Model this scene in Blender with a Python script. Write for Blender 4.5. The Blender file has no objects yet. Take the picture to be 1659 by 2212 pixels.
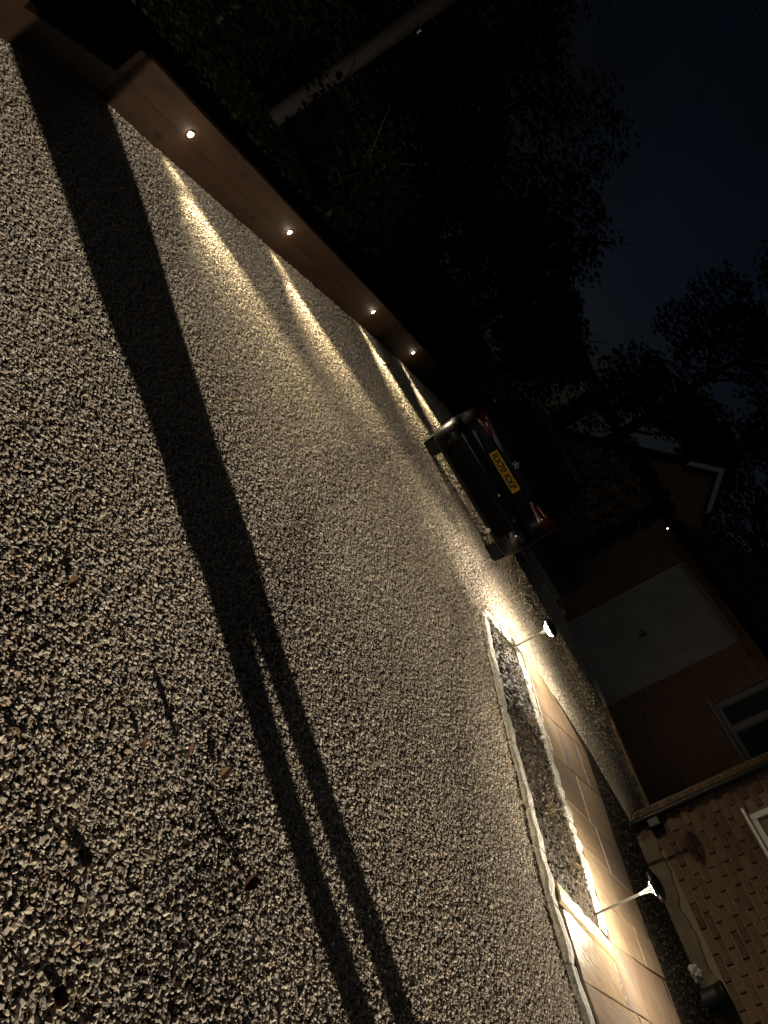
import bpy, bmesh, math, random
import numpy as np
from mathutils import Vector, Matrix

random.seed(7)
rng = np.random.default_rng(11)
scene = bpy.context.scene
col = scene.collection

# ------------------------------------------------------------------ camera
CAM_H, PITCH, ROLL, FPX = 1.3, math.radians(13), math.radians(31), 1659.0
cam_data = bpy.data.cameras.new('camera')
cam_data.sensor_fit = 'VERTICAL'
cam_data.sensor_height = 32.0
cam_data.lens = 24.0
cam_data.clip_start = 0.05
cam_data.clip_end = 2000.0
camera = bpy.data.objects.new('camera', cam_data)
col.objects.link(camera)
fw = Vector((0, math.cos(PITCH), -math.sin(PITCH)))
rt = Vector((1, 0, 0))
up = Vector((0, math.sin(PITCH), math.cos(PITCH)))
cx = math.sin(ROLL) * rt + math.cos(ROLL) * up
cy = -math.cos(ROLL) * rt + math.sin(ROLL) * up
m = Matrix((cx, cy, -fw)).transposed().to_4x4()
m.translation = Vector((0, 0, CAM_H))
camera.matrix_world = m
scene.camera = camera

# ------------------------------------------------------------------ night sky, added soft fill sun
world = bpy.data.worlds.new('World')
scene.world = world
world.use_nodes = True
wn = world.node_tree.nodes
wl = world.node_tree.links
wn.clear()
w_out = wn.new('ShaderNodeOutputWorld')
w_bg = wn.new('ShaderNodeBackground')
w_sky = wn.new('ShaderNodeTexSky')
w_sky.sky_type = 'NISHITA'
w_sky.sun_disc = False
w_sky.sun_elevation = math.radians(22)
w_sky.sun_rotation = math.radians(200)
w_sky.air_density = 1.2
w_sky.dust_density = 0.4
w_sky.ozone_density = 3.0
w_tc = wn.new('ShaderNodeTexCoord')
w_noise = wn.new('ShaderNodeTexNoise')
w_noise.inputs['Scale'].default_value = 3.0
w_noise.inputs['Detail'].default_value = 5.0
w_ramp = wn.new('ShaderNodeValToRGB')
w_ramp.color_ramp.elements[0].position = 0.42
w_ramp.color_ramp.elements[0].color = (.95, .84, 1, 1)
w_ramp.color_ramp.elements[1].position = 0.72
w_ramp.color_ramp.elements[1].color = (0.7, 0.55, 0.45, 1)
w_mul = wn.new('ShaderNodeMixRGB')
w_mul.blend_type = 'MULTIPLY'
w_mul.inputs[0].default_value = 1.0
wl.new(w_tc.outputs['Generated'], w_noise.inputs['Vector'])
wl.new(w_noise.outputs['Fac'], w_ramp.inputs['Fac'])
wl.new(w_sky.outputs['Color'], w_mul.inputs[1])
wl.new(w_ramp.outputs['Color'], w_mul.inputs[2])
wl.new(w_mul.outputs['Color'], w_bg.inputs['Color'])
w_bg.inputs['Strength'].default_value = 0.0011
wl.new(w_bg.outputs['Background'], w_out.inputs['Surface'])

fill_sun = bpy.data.lights.new('fill_light', 'SUN')
fill_sun.energy = 0.05  # added fill without a visible source, lifts the shadows and the far gable
fill_sun.angle = math.radians(20)
fill_sun.color = (1.0, 0.98, 0.95)
fill_sun_o = bpy.data.objects.new('fill_light', fill_sun)
col.objects.link(fill_sun_o)
fill_sun_o.rotation_euler = (math.radians(68), 0, math.radians(-20))

scene.view_settings.view_transform = 'Standard'
scene.view_settings.look = 'None'
scene.view_settings.exposure = 0.0
scene.view_settings.gamma = 1.0
scene.view_settings.use_curve_mapping = False

# light levels of the lamps that the place has
FLOOD_W, STAKE_W, WALL_W = 8600.0, 84.0, 480.0


# ------------------------------------------------------------------ helpers
def V(*a):
    return Vector(a)


def pixel_ray(x, y):
    x -= 829.5
    y -= 1106.0
    a = x * math.sin(ROLL) + y * math.cos(ROLL)
    b = x * math.cos(ROLL) - y * math.sin(ROLL)
    return rt * a + up * b + fw * FPX


def on_ground(x, y, z=0.0):
    d = pixel_ray(x, y)
    t = (z - CAM_H) / d.z
    return V(d.x * t, d.y * t, z)


def at_range(x, y, dist):
    d = pixel_ray(x, y)
    t = dist / d.y
    return V(d.x * t, d.y * t, CAM_H + d.z * t)


class MB:
    def __init__(self):
        self.v, self.f, self.mi = [], [], []

    def add(self, verts, faces, mi=0):
        b = len(self.v)
        self.v += [tuple(p) for p in verts]
        self.f += [tuple(i + b for i in f) for f in faces]
        self.mi += [mi] * len(faces)

    def box(self, c, s, rot=None, mi=0, bevel=0.0):
        hx, hy, hz = s[0] / 2, s[1] / 2, s[2] / 2
        if bevel > 0:
            b = min(bevel, hx * .9, hy * .9, hz * .9)
            pts = []
            for sx in (-1, 1):
                for sy in (-1, 1):
                    for sz in (-1, 1):
                        pts += [(sx * (hx - b), sy * (hy - b), sz * hz), (sx * (hx - b), sy * hy, sz * (hz - b)), (sx * hx, sy * (hy - b), sz * (hz - b))]
            bm = bmesh.new()
            for p in pts:
                bm.verts.new(p)
            r = bmesh.ops.convex_hull(bm, input=bm.verts)
            bm.verts.index_update()
            pts = [v.co.copy() for v in bm.verts]
            faces = [[v.index for v in f.verts] for f in bm.faces]
            bm.free()
        else:
            pts = [Vector((sx * hx, sy * hy, sz * hz)) for sx in (-1, 1) for sy in (-1, 1) for sz in (-1, 1)]
            faces = [(0, 1, 3, 2), (4, 6, 7, 5), (0, 4, 5, 1), (2, 3, 7, 6), (0, 2, 6, 4), (1, 5, 7, 3)]
        c = Vector(c)
        pts = [(rot @ Vector(p) if rot else Vector(p)) + c for p in pts]
        self.add(pts, faces, mi)

    def tube(self, path, radii, n=10, mi=0, cap=True):
        path = [Vector(p) for p in path]
        if not hasattr(radii, '__len__'):
            radii = [radii] * len(path)
        verts = []
        prev = None
        for i, p in enumerate(path):
            d = (path[min(i + 1, len(path) - 1)] - path[max(i - 1, 0)]).normalized()
            if prev is None:
                a = Vector((0, 0, 1)) if abs(d.z) < .9 else Vector((1, 0, 0))
                x = d.cross(a).normalized()
            else:
                x = (prev - d * prev.dot(d)).normalized()
            prev = x
            y = d.cross(x)
            for k in range(n):
                t = 2 * math.pi * k / n
                verts.append(p + (x * math.cos(t) + y * math.sin(t)) * radii[i])
        faces = []
        for i in range(len(path) - 1):
            for k in range(n):
                k2 = (k + 1) % n
                faces.append((i * n + k, i * n + k2, (i + 1) * n + k2, (i + 1) * n + k))
        if cap:
            faces.append(tuple(range(n))[::-1])
            faces.append(tuple((len(path) - 1) * n + k for k in range(n)))
        self.add(verts, faces, mi)

    def lathe(self, prof, n=24, origin=(0, 0, 0), mat=None, mi=0):
        o = Vector(origin)
        verts = []
        for r, z in prof:
            for k in range(n):
                t = 2 * math.pi * k / n
                p = Vector((r * math.cos(t), r * math.sin(t), z))
                verts.append((mat @ p if mat else p) + o)
        faces = []
        for i in range(len(prof) - 1):
            for k in range(n):
                k2 = (k + 1) % n
                faces.append((i * n + k, i * n + k2, (i + 1) * n + k2, (i + 1) * n + k))
        faces.append(tuple(range(n))[::-1])
        faces.append(tuple((len(prof) - 1) * n + k for k in range(n)))
        self.add(verts, faces, mi)

    def prism(self, poly, z0, z1, mi=0, inset=0.0):
        n = len(poly)
        c = Vector((sum(p[0] for p in poly) / n, sum(p[1] for p in poly) / n))
        lo = [(p[0], p[1], z0) for p in poly]
        if inset:
            mid = [(p[0], p[1], z1 - inset) for p in poly]
            hi = []
            for p in poly:
                d = c - Vector((p[0], p[1]))
                k = min(inset * 1.3 / max(d.length, 1e-4), .5)
                hi.append((p[0] + d.x * k, p[1] + d.y * k, z1))
            rings = [lo, mid, hi]
        else:
            rings = [lo, [(p[0], p[1], z1) for p in poly]]
        verts = sum(rings, [])
        faces = []
        for r in range(len(rings) - 1):
            for i in range(n):
                j = (i + 1) % n
                faces.append((r * n + i, r * n + j, (r + 1) * n + j, (r + 1) * n + i))
        faces.append(tuple(range(n))[::-1])
        faces.append(tuple((len(rings) - 1) * n + i for i in range(n)))
        self.add(verts, faces, mi)

    def mesh(self, name, mats, smooth=False):
        me = bpy.data.meshes.new(name)
        me.from_pydata(self.v, [], self.f)
        for mt in (mats if isinstance(mats, (list, tuple)) else [mats]):
            me.materials.append(mt)
        me.polygons.foreach_set('material_index', self.mi)
        bm = bmesh.new()
        bm.from_mesh(me)
        bmesh.ops.recalc_face_normals(bm, faces=bm.faces)
        bm.to_mesh(me)
        bm.free()
        if smooth:
            me.polygons.foreach_set('use_smooth', [True] * len(me.polygons))
            if smooth != 'all':
                me.set_sharp_from_angle(angle=math.radians(40))
        me.update()
        return me

    def build(self, name, mats, parent=None, smooth=False):
        o = bpy.data.objects.new(name, self.mesh(name, mats, smooth))
        col.objects.link(o)
        if parent:
            o.parent = parent
        return o


def empty(name, loc=(0, 0, 0), rz=0.0):
    o = bpy.data.objects.new(name, None)
    o.empty_display_size = 0.1
    o.location = loc
    o.rotation_euler = (0, 0, rz)
    col.objects.link(o)
    return o


def tag(o, label=None, cat=None, group=None, kind=None):
    if label: o['label'] = label
    if cat: o['category'] = cat
    if group: o['group'] = group
    if kind: o['kind'] = kind
    return o


def mat(name, base=(.5, .5, .5), rough=.7, metal=0.0, spec=.5, coat=0.0, emit=None, estr=0.0, trans=0.0, ior=1.45):
    mt = bpy.data.materials.new(name)
    mt.use_nodes = True
    b = mt.node_tree.nodes['Principled BSDF']
    b.inputs['Base Color'].default_value = (*base, 1)
    b.inputs['Roughness'].default_value = rough
    b.inputs['Metallic'].default_value = metal
    b.inputs['Specular IOR Level'].default_value = spec
    b.inputs['Coat Weight'].default_value = coat
    b.inputs['Coat Roughness'].default_value = .04
    b.inputs['Transmission Weight'].default_value = trans
    b.inputs['IOR'].default_value = ior
    if emit:
        b.inputs['Emission Color'].default_value = (*emit, 1)
        b.inputs['Emission Strength'].default_value = estr
    return mt


def noisy(name, stops, scale=6.0, rough=(.6, .9), bump=.3, bscale=60.0, bdist=.01, stretch=(1, 1, 1), detail=6.0, obj_random=0.0, voronoi=0.0, spec=.4):
    """Principled material: base colour from a noise ramp, fine bump, optional per-object tint."""
    mt = mat(name, spec=spec)
    nt = mt.node_tree
    N, L = nt.nodes, nt.links
    b = N['Principled BSDF']
    tc = N.new('ShaderNodeTexCoord')
    mp = N.new('ShaderNodeMapping')
    mp.inputs['Scale'].default_value = stretch
    L.new(tc.outputs['Object'], mp.inputs['Vector'])
    vec = mp.outputs['Vector']
    info = N.new('ShaderNodeObjectInfo')
    if obj_random:
        add = N.new('ShaderNodeVectorMath')
        add.operation = 'ADD'
        sc = N.new('ShaderNodeMath')
        sc.operation = 'MULTIPLY'
        sc.inputs[1].default_value = 57.0
        L.new(info.outputs['Random'], sc.inputs[0])
        L.new(vec, add.inputs[0])
        L.new(sc.outputs[0], add.inputs[1])
        vec = add.outputs[0]
    n1 = N.new('ShaderNodeTexNoise')
    n1.inputs['Scale'].default_value = scale
    n1.inputs['Detail'].default_value = detail
    n1.inputs['Roughness'].default_value = .62
    L.new(vec, n1.inputs['Vector'])
    rp = N.new('ShaderNodeValToRGB')
    cr = rp.color_ramp
    while len(cr.elements) < len(stops):
        cr.elements.new(.5)
    for e, (p, c) in zip(cr.elements, stops):
        e.position = p
        e.color = (*c, 1)
    fac = n1.outputs['Fac']
    if obj_random:
        ma = N.new('ShaderNodeMath')
        ma.operation = 'MULTIPLY_ADD'
        ma.inputs[1].default_value = obj_random
        ma.inputs[2].default_value = -obj_random / 2
        L.new(info.outputs['Random'], ma.inputs[0])
        ad = N.new('ShaderNodeMath')
        ad.operation = 'ADD'
        L.new(ma.outputs[0], ad.inputs[0])
        L.new(fac, ad.inputs[1])
        fac = ad.outputs[0]
    L.new(fac, rp.inputs['Fac'])
    L.new(rp.outputs['Color'], b.inputs['Base Color'])
    n2 = N.new('ShaderNodeTexNoise')
    n2.inputs['Scale'].default_value = bscale
    n2.inputs['Detail'].default_value = 4.0
    L.new(vec, n2.inputs['Vector'])
    h = n2.outputs['Fac']
    if voronoi:
        vo = N.new('ShaderNodeTexVoronoi')
        vo.inputs['Scale'].default_value = voronoi
        L.new(vec, vo.inputs['Vector'])
        h = vo.outputs['Distance']
    bp = N.new('ShaderNodeBump')
    bp.inputs['Strength'].default_value = bump
    bp.inputs['Distance'].default_value = bdist
    L.new(h, bp.inputs['Height'])
    L.new(bp.outputs['Normal'], b.inputs['Normal'])
    mr = N.new('ShaderNodeMapRange')
    mr.inputs['To Min'].default_value = rough[0]
    mr.inputs['To Max'].default_value = rough[1]
    L.new(n2.outputs['Fac'], mr.inputs['Value'])
    L.new(mr.outputs['Result'], b.inputs['Roughness'])
    return mt


def brick_mat(name, c1, c2, mortar, axis_rot=0.0):
    mt = mat(name, rough=.9, spec=.25)
    nt = mt.node_tree
    N, L = nt.nodes, nt.links
    b = N['Principled BSDF']
    tc = N.new('ShaderNodeTexCoord')
    mp = N.new('ShaderNodeMapping')
    mp.inputs['Rotation'].default_value = (math.radians(90), 0, 0)
    L.new(tc.outputs['Object'], mp.inputs['Vector'])
    br = N.new('ShaderNodeTexBrick')
    br.inputs['Color1'].default_value = (*c1, 1)
    br.inputs['Color2'].default_value = (*c2, 1)
    br.inputs['Mortar'].default_value = (*mortar, 1)
    br.inputs['Scale'].default_value = 1.0
    br.inputs['Brick Width'].default_value = .225
    br.inputs['Row Height'].default_value = .075
    br.inputs['Mortar Size'].default_value = .006
    L.new(mp.outputs['Vector'], br.inputs['Vector'])
    L.new(br.outputs['Color'], b.inputs['Base Color'])
    bp = N.new('ShaderNodeBump')
    bp.inputs['Strength'].default_value = .6
    bp.inputs['Distance'].default_value = .008
    bp.invert = True
    L.new(br.outputs['Fac'], bp.inputs['Height'])
    L.new(bp.outputs['Normal'], b.inputs['Normal'])
    return mt


M = {}
M['ground'] = noisy('gravel_bed', [(.3, (.05, .042, .034)), (.55, (.10, .085, .068)), (.75, (.16, .14, .115))], scale=120, bump=.9, voronoi=70, bdist=.012)
M['soil'] = noisy('soil', [(.3, (.018, .014, .010)), (.6, (.05, .038, .027)), (.8, (.10, .08, .055))], scale=30, bump=.9, bscale=90, bdist=.02)
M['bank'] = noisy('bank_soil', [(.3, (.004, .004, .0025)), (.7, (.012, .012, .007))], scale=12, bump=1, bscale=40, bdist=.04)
M['sleeper'] = noisy('sleeper_timber', [(.25, (.0135, .006, .003)), (.45, (.0235, .0108, .005)), (.62, (.029, .0138, .0062)), (.8, (.020, .009, .0042))], scale=5, rough=(.65, .85), bump=.25, bscale=40, bdist=.004, stretch=(.45, .45, 2.2), obj_random=.12, spec=.25)
def add_knots(mt):
    N, L = mt.node_tree.nodes, mt.node_tree.links
    b = N['Principled BSDF']
    src = b.inputs['Base Color'].links[0].from_socket
    tc = N.new('ShaderNodeTexCoord')
    mp = N.new('ShaderNodeMapping')
    mp.inputs['Scale'].default_value = (1.6, 1.6, 3.0)
    L.new(tc.outputs['Object'], mp.inputs['Vector'])
    nz = N.new('ShaderNodeTexNoise')
    nz.inputs['Scale'].default_value = 9.0
    mixv = N.new('ShaderNodeMixRGB')
    mixv.inputs[0].default_value = .06
    L.new(mp.outputs[0], nz.inputs['Vector'])
    L.new(mp.outputs[0], mixv.inputs[1])
    L.new(nz.outputs['Color'], mixv.inputs[2])
    vo = N.new('ShaderNodeTexVoronoi')
    vo.inputs['Scale'].default_value = 1.7
    L.new(mixv.outputs[0], vo.inputs['Vector'])
    rp = N.new('ShaderNodeValToRGB')
    rp.color_ramp.elements[0].position = .06
    rp.color_ramp.elements[0].color = (.28, .25, .25, 1)
    rp.color_ramp.elements[1].position = .15
    rp.color_ramp.elements[1].color = (1, 1, 1, 1)
    L.new(vo.outputs['Distance'], rp.inputs['Fac'])
    mu = N.new('ShaderNodeMixRGB')
    mu.blend_type = 'MULTIPLY'
    mu.inputs[0].default_value = 1
    L.new(src, mu.inputs[1])
    L.new(rp.outputs['Color'], mu.inputs[2])
    L.new(mu.outputs[0], b.inputs['Base Color'])


add_knots(M['sleeper'])
M['kerb'] = noisy('kerb_stone', [(.3, (.34, .32, .29)), (.55, (.50, .475, .43)), (.75, (.62, .59, .53))], scale=22, rough=(.7, .9), bump=.8, bscale=70, bdist=.012, obj_random=.25)
M['flag'] = noisy('sandstone', [(.2, (.21, .19, .195)), (.36, (.25, .19, .145)), (.5, (.29, .20, .135)), (.64, (.33, .25, .16)), (.82, (.26, .23, .225))], scale=3.2, rough=(.22, .5), bump=.8, bscale=13, bdist=.014, stretch=(1, 2.4, 1), obj_random=.28, spec=.5)
M['band'] = noisy('buff_sandstone', [(.3, (.34, .26, .13)), (.6, (.46, .36, .19)), (.8, (.40, .33, .22))], scale=6, rough=(.4, .65), bump=.5, bscale=30, bdist=.007, obj_random=.15)
M['render'] = noisy('old_render', [(.3, (.06, .045, .033)), (.55, (.10, .077, .056)), (.8, (.145, .118, .088))], scale=5, bump=.5, bscale=30, bdist=.01)
M['mortar'] = noisy('mortar', [(.3, (.11, .088, .066)), (.7, (.165, .135, .10))], scale=20, bump=.5, bscale=80, bdist=.005)
M['brick'] = noisy('brick', [(.15, (.045, .025, .018)), (.38, (.075, .043, .028)), (.55, (.10, .06, .038)), (.7, (.095, .06, .04)), (.9, (.13, .088, .058))], scale=18, bump=.6, bscale=90, bdist=.006, obj_random=.5, spec=.2)
M['brickwall'] = brick_mat('brick_far', (.20, .12, .07), (.15, .085, .052), (.24, .20, .15))
M['garage_brick'] = brick_mat('brick_garage', (.19, .115, .07), (.14, .085, .05), (.2, .165, .12))
M['tile'] = noisy('roof_tile', [(.3, (.02, .016, .014)), (.7, (.045, .034, .028))], scale=8, bump=.4)
M['white_door'] = noisy('white_painted_door', [(.25, (.22, .225, .20)), (.5, (.32, .32, .29)), (.75, (.38, .38, .34))], scale=2.2, bump=.05, rough=(.5, .7))
M['upvc'] = mat('white_plastic', (.45, .45, .45), .4)
M['grey_frame'] = mat('grey_frame', (.24, .24, .24), .5)
M['black_plastic'] = mat('black_plastic', (.006, .006, .007), .5, spec=.3)
M['pane'] = mat('window_glass', (.03, .035, .04), .05, spec=.8)
M['pane_blind'] = mat('window_blind_glass', (.30, .32, .40), .25, spec=.7)
M['pole'] = noisy('pole_timber', [(.3, (.028, .021, .016)), (.7, (.058, .046, .036))], scale=9, bump=.6, bscale=30, bdist=.01, stretch=(3, 3, .25))
M['white_tag'] = mat('white_tag', (.75, .75, .72), .6)
M['metal'] = mat('brushed_metal', (.55, .54, .52), .32, metal=1.0)
M['lamp_reflector'] = mat('lamp_reflector', (.80, .80, .78), .35)
M['lamp_hat'] = mat('lamp_hat', (.004, .004, .005), .35, spec=.3)
def thin_plastic(name, clear):
    mt = bpy.data.materials.new(name)
    mt.use_nodes = True
    N, L = mt.node_tree.nodes, mt.node_tree.links
    N.remove(N['Principled BSDF'])
    tr_ = N.new('ShaderNodeBsdfTransparent')
    tl_ = N.new('ShaderNodeBsdfTranslucent')
    df_ = N.new('ShaderNodeBsdfDiffuse')
    m1_, m2_ = N.new('ShaderNodeMixShader'), N.new('ShaderNodeMixShader')
    m1_.inputs[0].default_value = .5
    m2_.inputs[0].default_value = clear
    L.new(tl_.outputs[0], m1_.inputs[1])
    L.new(df_.outputs[0], m1_.inputs[2])
    L.new(m1_.outputs[0], m2_.inputs[1])
    L.new(tr_.outputs[0], m2_.inputs[2])
    L.new(m2_.outputs[0], N['Material Output'].inputs['Surface'])
    return mt


M['frosted'] = thin_plastic('frosted_plastic', .72)
M['stake'] = mat('stake_metal', (.22, .20, .18), .4, metal=.8)
M['led'] = mat('led', (.9, .9, .85), .4, emit=(1.0, .93, .78), estr=40.0)
M['led_wall'] = mat('wall_led', (.9, .9, .85), .4, emit=(1.0, .93, .80), estr=60.0)
M['led_violet'] = mat('violet_led', (.8, .8, .9), .4, emit=(.75, .62, 1.0), estr=6.0)
M['led_flood'] = mat('flood_led', (.9, .9, .9), .4, emit=(1.0, .95, .86), estr=30.0)
M['leaf'] = noisy('foliage', [(.3, (.012, .016, .006)), (.6, (.024, .03, .011)), (.85, (.042, .04, .016))], scale=2.5, bump=0, rough=(.7, .85), spec=.1)
M['leaf2'] = noisy('foliage_dark', [(.3, (.008, .011, .005)), (.6, (.016, .02, .009)), (.85, (.03, .032, .014))], scale=2.0, bump=0, rough=(.7, .85), spec=.08)
M['bark'] = noisy('bark', [(.3, (.025, .02, .015)), (.7, (.06, .048, .036))], scale=8, bump=.8, bscale=25, bdist=.02)
M['dead_leaf'] = noisy('dead_leaf', [(.25, (.07, .026, .016)), (.5, (.12, .046, .024)), (.75, (.13, .075, .035))], scale=20, bump=.3, bscale=60, bdist=.003, obj_random=.6)
M['litter'] = noisy('leaf_litter', [(.25, (.03, .022, .015)), (.5, (.075, .055, .036)), (.7, (.15, .12, .08)), (.85, (.26, .23, .17))], scale=60, bump=.3)
M['dry_stem'] = noisy('dry_stem', [(.3, (.13, .08, .05)), (.7, (.30, .22, .13))], scale=30, bump=.2)
M['moss'] = noisy('moss', [(.3, (.05, .06, .012)), (.7, (.13, .13, .03))], scale=40, bump=.8, bscale=120)
# car
M['paint'] = mat('dark_car_paint', (.006, .007, .011), .3, metal=.2, spec=.3, coat=.55)
M['car_plastic'] = mat('car_bumper_plastic', (.004, .004, .004), .8, spec=.08)
M['car_glass'] = mat('car_glass', (.004, .004, .005), .04, spec=.8)
M['red_lens'] = mat('red_lens', (.05, .0015, .0015), .12, spec=.8, coat=1.0)
M['amber_lens'] = mat('amber_lens', (.10, .03, .015), .15, spec=.8, coat=1.0)
M['plate'] = mat('yellow_plate', (.40, .235, .010), .4)
M['plate_black'] = mat('plate_character', (.01, .01, .01), .5)
M['chrome'] = mat('chrome', (.75, .75, .75), .12, metal=1.0)
M['tyre'] = mat('tyre_rubber', (.012, .012, .012), .8)
M['dark_red'] = mat('dark_red_lens', (.03, .002, .002), .2)
M['skin'] = mat('skin', (.42, .25, .18), .55)
M['coat'] = noisy('coat_cloth', [(.3, (.02, .022, .03)), (.7, (.035, .038, .05))], scale=30, bump=.2)
M['trousers'] = noisy('trouser_cloth', [(.3, (.025, .03, .045)), (.7, (.04, .048, .07))], scale=30, bump=.2)
M['hair'] = mat('hair', (.03, .02, .013), .6)
M['white_bag'] = mat('white_bag', (.3, .28, .26), .5)


# gravel stone: colour by a per-stone random number stored on the instances
def stone_mat():
    mt = mat('gravel_stone', rough=.75, spec=.35)
    nt = mt.node_tree
    N, L = nt.nodes, nt.links
    b = N['Principled BSDF']
    at = N.new('ShaderNodeAttribute')
    at.attribute_type = 'INSTANCER'
    at.attribute_name = 'tint'
    rp = N.new('ShaderNodeValToRGB')
    cr = rp.color_ramp
    stops = [(0.0, (.12, .10, .088)), (.12, (.24, .205, .175)), (.3, (.37, .315, .255)), (.5, (.47, .405, .32)), (.66, (.43, .395, .355)), (.8, (.54, .455, .32)), (.92, (.64, .585, .49)), (1.0, (.40, .28, .185))]
    while len(cr.elements) < len(stops):
        cr.elements.new(.5)
    for e, (p, c) in zip(cr.elements, stops):
        e.position = p
        e.color = (*c, 1)
    L.new(at.outputs['Fac'], rp.inputs['Fac'])
    L.new(rp.outputs['Color'], b.inputs['Base Color'])
    return mt


M['stone'] = stone_mat()

# ------------------------------------------------------------------ plan of the place (metres)
WALL = [(-2.62, 2.55), (-3.03, 3.60), (-3.15, 4.25), (-3.20, 4.70), (-3.05, 5.35), (-2.67, 7.25), (-2.27, 9.75), (-1.80, 11.94), (-1.24, 14.3), (-.6, 16.8)]
STEP = 4.62                      # y at which the second course begins
FAC0 = V(4.01, 7.88, 0)          # house corner
FDIR = V(.570, -.8216, 0).normalized()
FNOR = V(-FDIR.y, FDIR.x, 0) * -1
if FNOR.dot(-FAC0) < 0:
    FNOR = -FNOR                 # out of the facade, towards the drive
OUT = [(1.25, 6.82), (1.49, 6.08), (1.75, 5.45), (1.98, 5.0), (2.13, 4.65), (2.29, 4.25), (2.42, 3.98), (2.56, 3.75), (2.72, 3.57), (3.05, 3.2), (3.5, 2.8)]
INN = [(1.76, 7.34), (1.94, 7.05), (2.10, 6.70), (2.30, 6.20), (2.47, 5.80), (2.66, 5.42), (2.86, 5.0), (2.98, 4.66)]
PATH = [((1.86, 7.46), (2.03, 7.66)), ((2.03, 7.10), (2.62, 7.72)), ((2.20, 6.68), (3.10, 7.62)), ((2.41, 6.16), (3.32, 7.05)), ((2.60, 5.72), (3.50, 6.45)),
        ((2.78, 5.36), (3.68, 6.02)), ((2.95, 4.98), (3.82, 5.68)), ((3.07, 4.66), (3.95, 5.42))]
PATH2 = [((2.42, 4.14), (3.955, 5.41)), ((2.62, 3.80), (4.15, 5.02)), ((2.80, 3.62), (4.42, 4.62)), ((3.12, 3.24), (4.75, 4.15)), ((3.55, 2.86), (5.2, 3.5))]


def wall_x(y):
    for a, b in zip(WALL, WALL[1:]):
        if a[1] <= y <= b[1]:
            return a[0] + (b[0] - a[0]) * (y - a[1]) / (b[1] - a[1])
    return WALL[0][0] if y < WALL[0][1] else WALL[-1][0]


def in_poly(px, py, poly):
    inside = np.zeros(px.shape, bool)
    n = len(poly)
    j = n - 1
    for i in range(n):
        xi, yi = poly[i]
        xj, yj = poly[j]
        c = ((yi > py) != (yj > py)) & (px < (xj - xi) * (py - yi) / (yj - yi + 1e-12) + xi)
        inside ^= c
        j = i
    return inside


# ------------------------------------------------------------------ ground
mb = MB()
mb.add([(-400, -400, 0), (400, -400, 0), (400, 600, 0), (-400, 600, 0)], [(0, 1, 2, 3)])
tag(mb.build('ground', M['ground']), kind='structure')

# soil strip between path and house
mb = MB()
strip = [(1.98, 7.62), (2.65, 7.9), (3.2, 7.85), (4.0, 7.98)] + [tuple((FAC0 + FDIR * s).xy) for s in (.0, 2, 4, 6, 8)] + [(5.3, 3.4), (4.3, 4.6), (3.85, 5.4), (3.5, 6.3), (3.1, 7.4)]
mb.add([(x, y, .012 + .02 * ((i * 7) % 3)) for i, (x, y) in enumerate(strip)], [tuple(range(len(strip)))])
tag(mb.build('soil_border', M['soil']), kind='structure')

r_ = random.Random(77)
mb = MB()
for k in range(1500):
    tt = r_.random()
    a = Vector((3.12, 7.5)).lerp(Vector((4.1, 5.0)), tt)
    b = Vector((3.95, 7.85)).lerp(Vector((5.35, 5.9)), tt)
    p = a.lerp(b, r_.random())
    sz = r_.uniform(.004, .016)
    R = Matrix.Rotation(r_.uniform(0, 6.3), 3, 'Z') @ Matrix.Rotation(r_.uniform(-1, 1), 3, 'X')
    mb.add([R @ Vector(v) * sz + Vector((p.x, p.y, .035)) for v in ((-1, -.7, -.3), (1, -.8, -.3), (.2, 1, -.4), (0, 0, .9))], [(0, 1, 3), (1, 2, 3), (2, 0, 3), (0, 2, 1)])
o = mb.build('soil_crumbs', M['soil'])
tag(o, 'loose soil crumbs and leaf bits along the house border', 'soil', kind='stuff')

# raised bank behind the sleeper wall
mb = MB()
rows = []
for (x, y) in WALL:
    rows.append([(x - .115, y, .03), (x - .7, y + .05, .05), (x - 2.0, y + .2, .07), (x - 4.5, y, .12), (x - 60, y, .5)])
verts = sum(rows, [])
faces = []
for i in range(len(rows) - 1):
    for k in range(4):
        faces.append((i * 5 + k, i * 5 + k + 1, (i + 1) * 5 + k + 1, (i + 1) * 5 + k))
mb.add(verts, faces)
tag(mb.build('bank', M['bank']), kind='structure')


# low ivy and dead leaves over the bank
r_ = random.Random(88)
mb = MB()
for k in range(9000):
    y = r_.uniform(3.2, 16.0)
    dx = r_.uniform(.15, 1) ** 1.3 * 5.0
    x = wall_x(y) - .1 - dx
    sz = r_.uniform(.025, .06)
    R = Matrix.Rotation(r_.uniform(0, 6.3), 3, 'Z') @ Matrix.Rotation(r_.uniform(-.9, .9), 3, 'X')
    c = Vector((x, y, .10 + .03 * dx * .4 + r_.uniform(0, .10)))
    mb.add([R @ Vector(v) * sz + c for v in ((-1, 0, 0), (-.1, -.7, .1), (1, 0, 0), (-.1, .7, .1))], [(0, 1, 2, 3)])
tag(mb.build('ground_ivy', M['leaf2']), 'low dark ivy covering the bank behind the sleeper wall', 'ground cover', kind='stuff')


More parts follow.
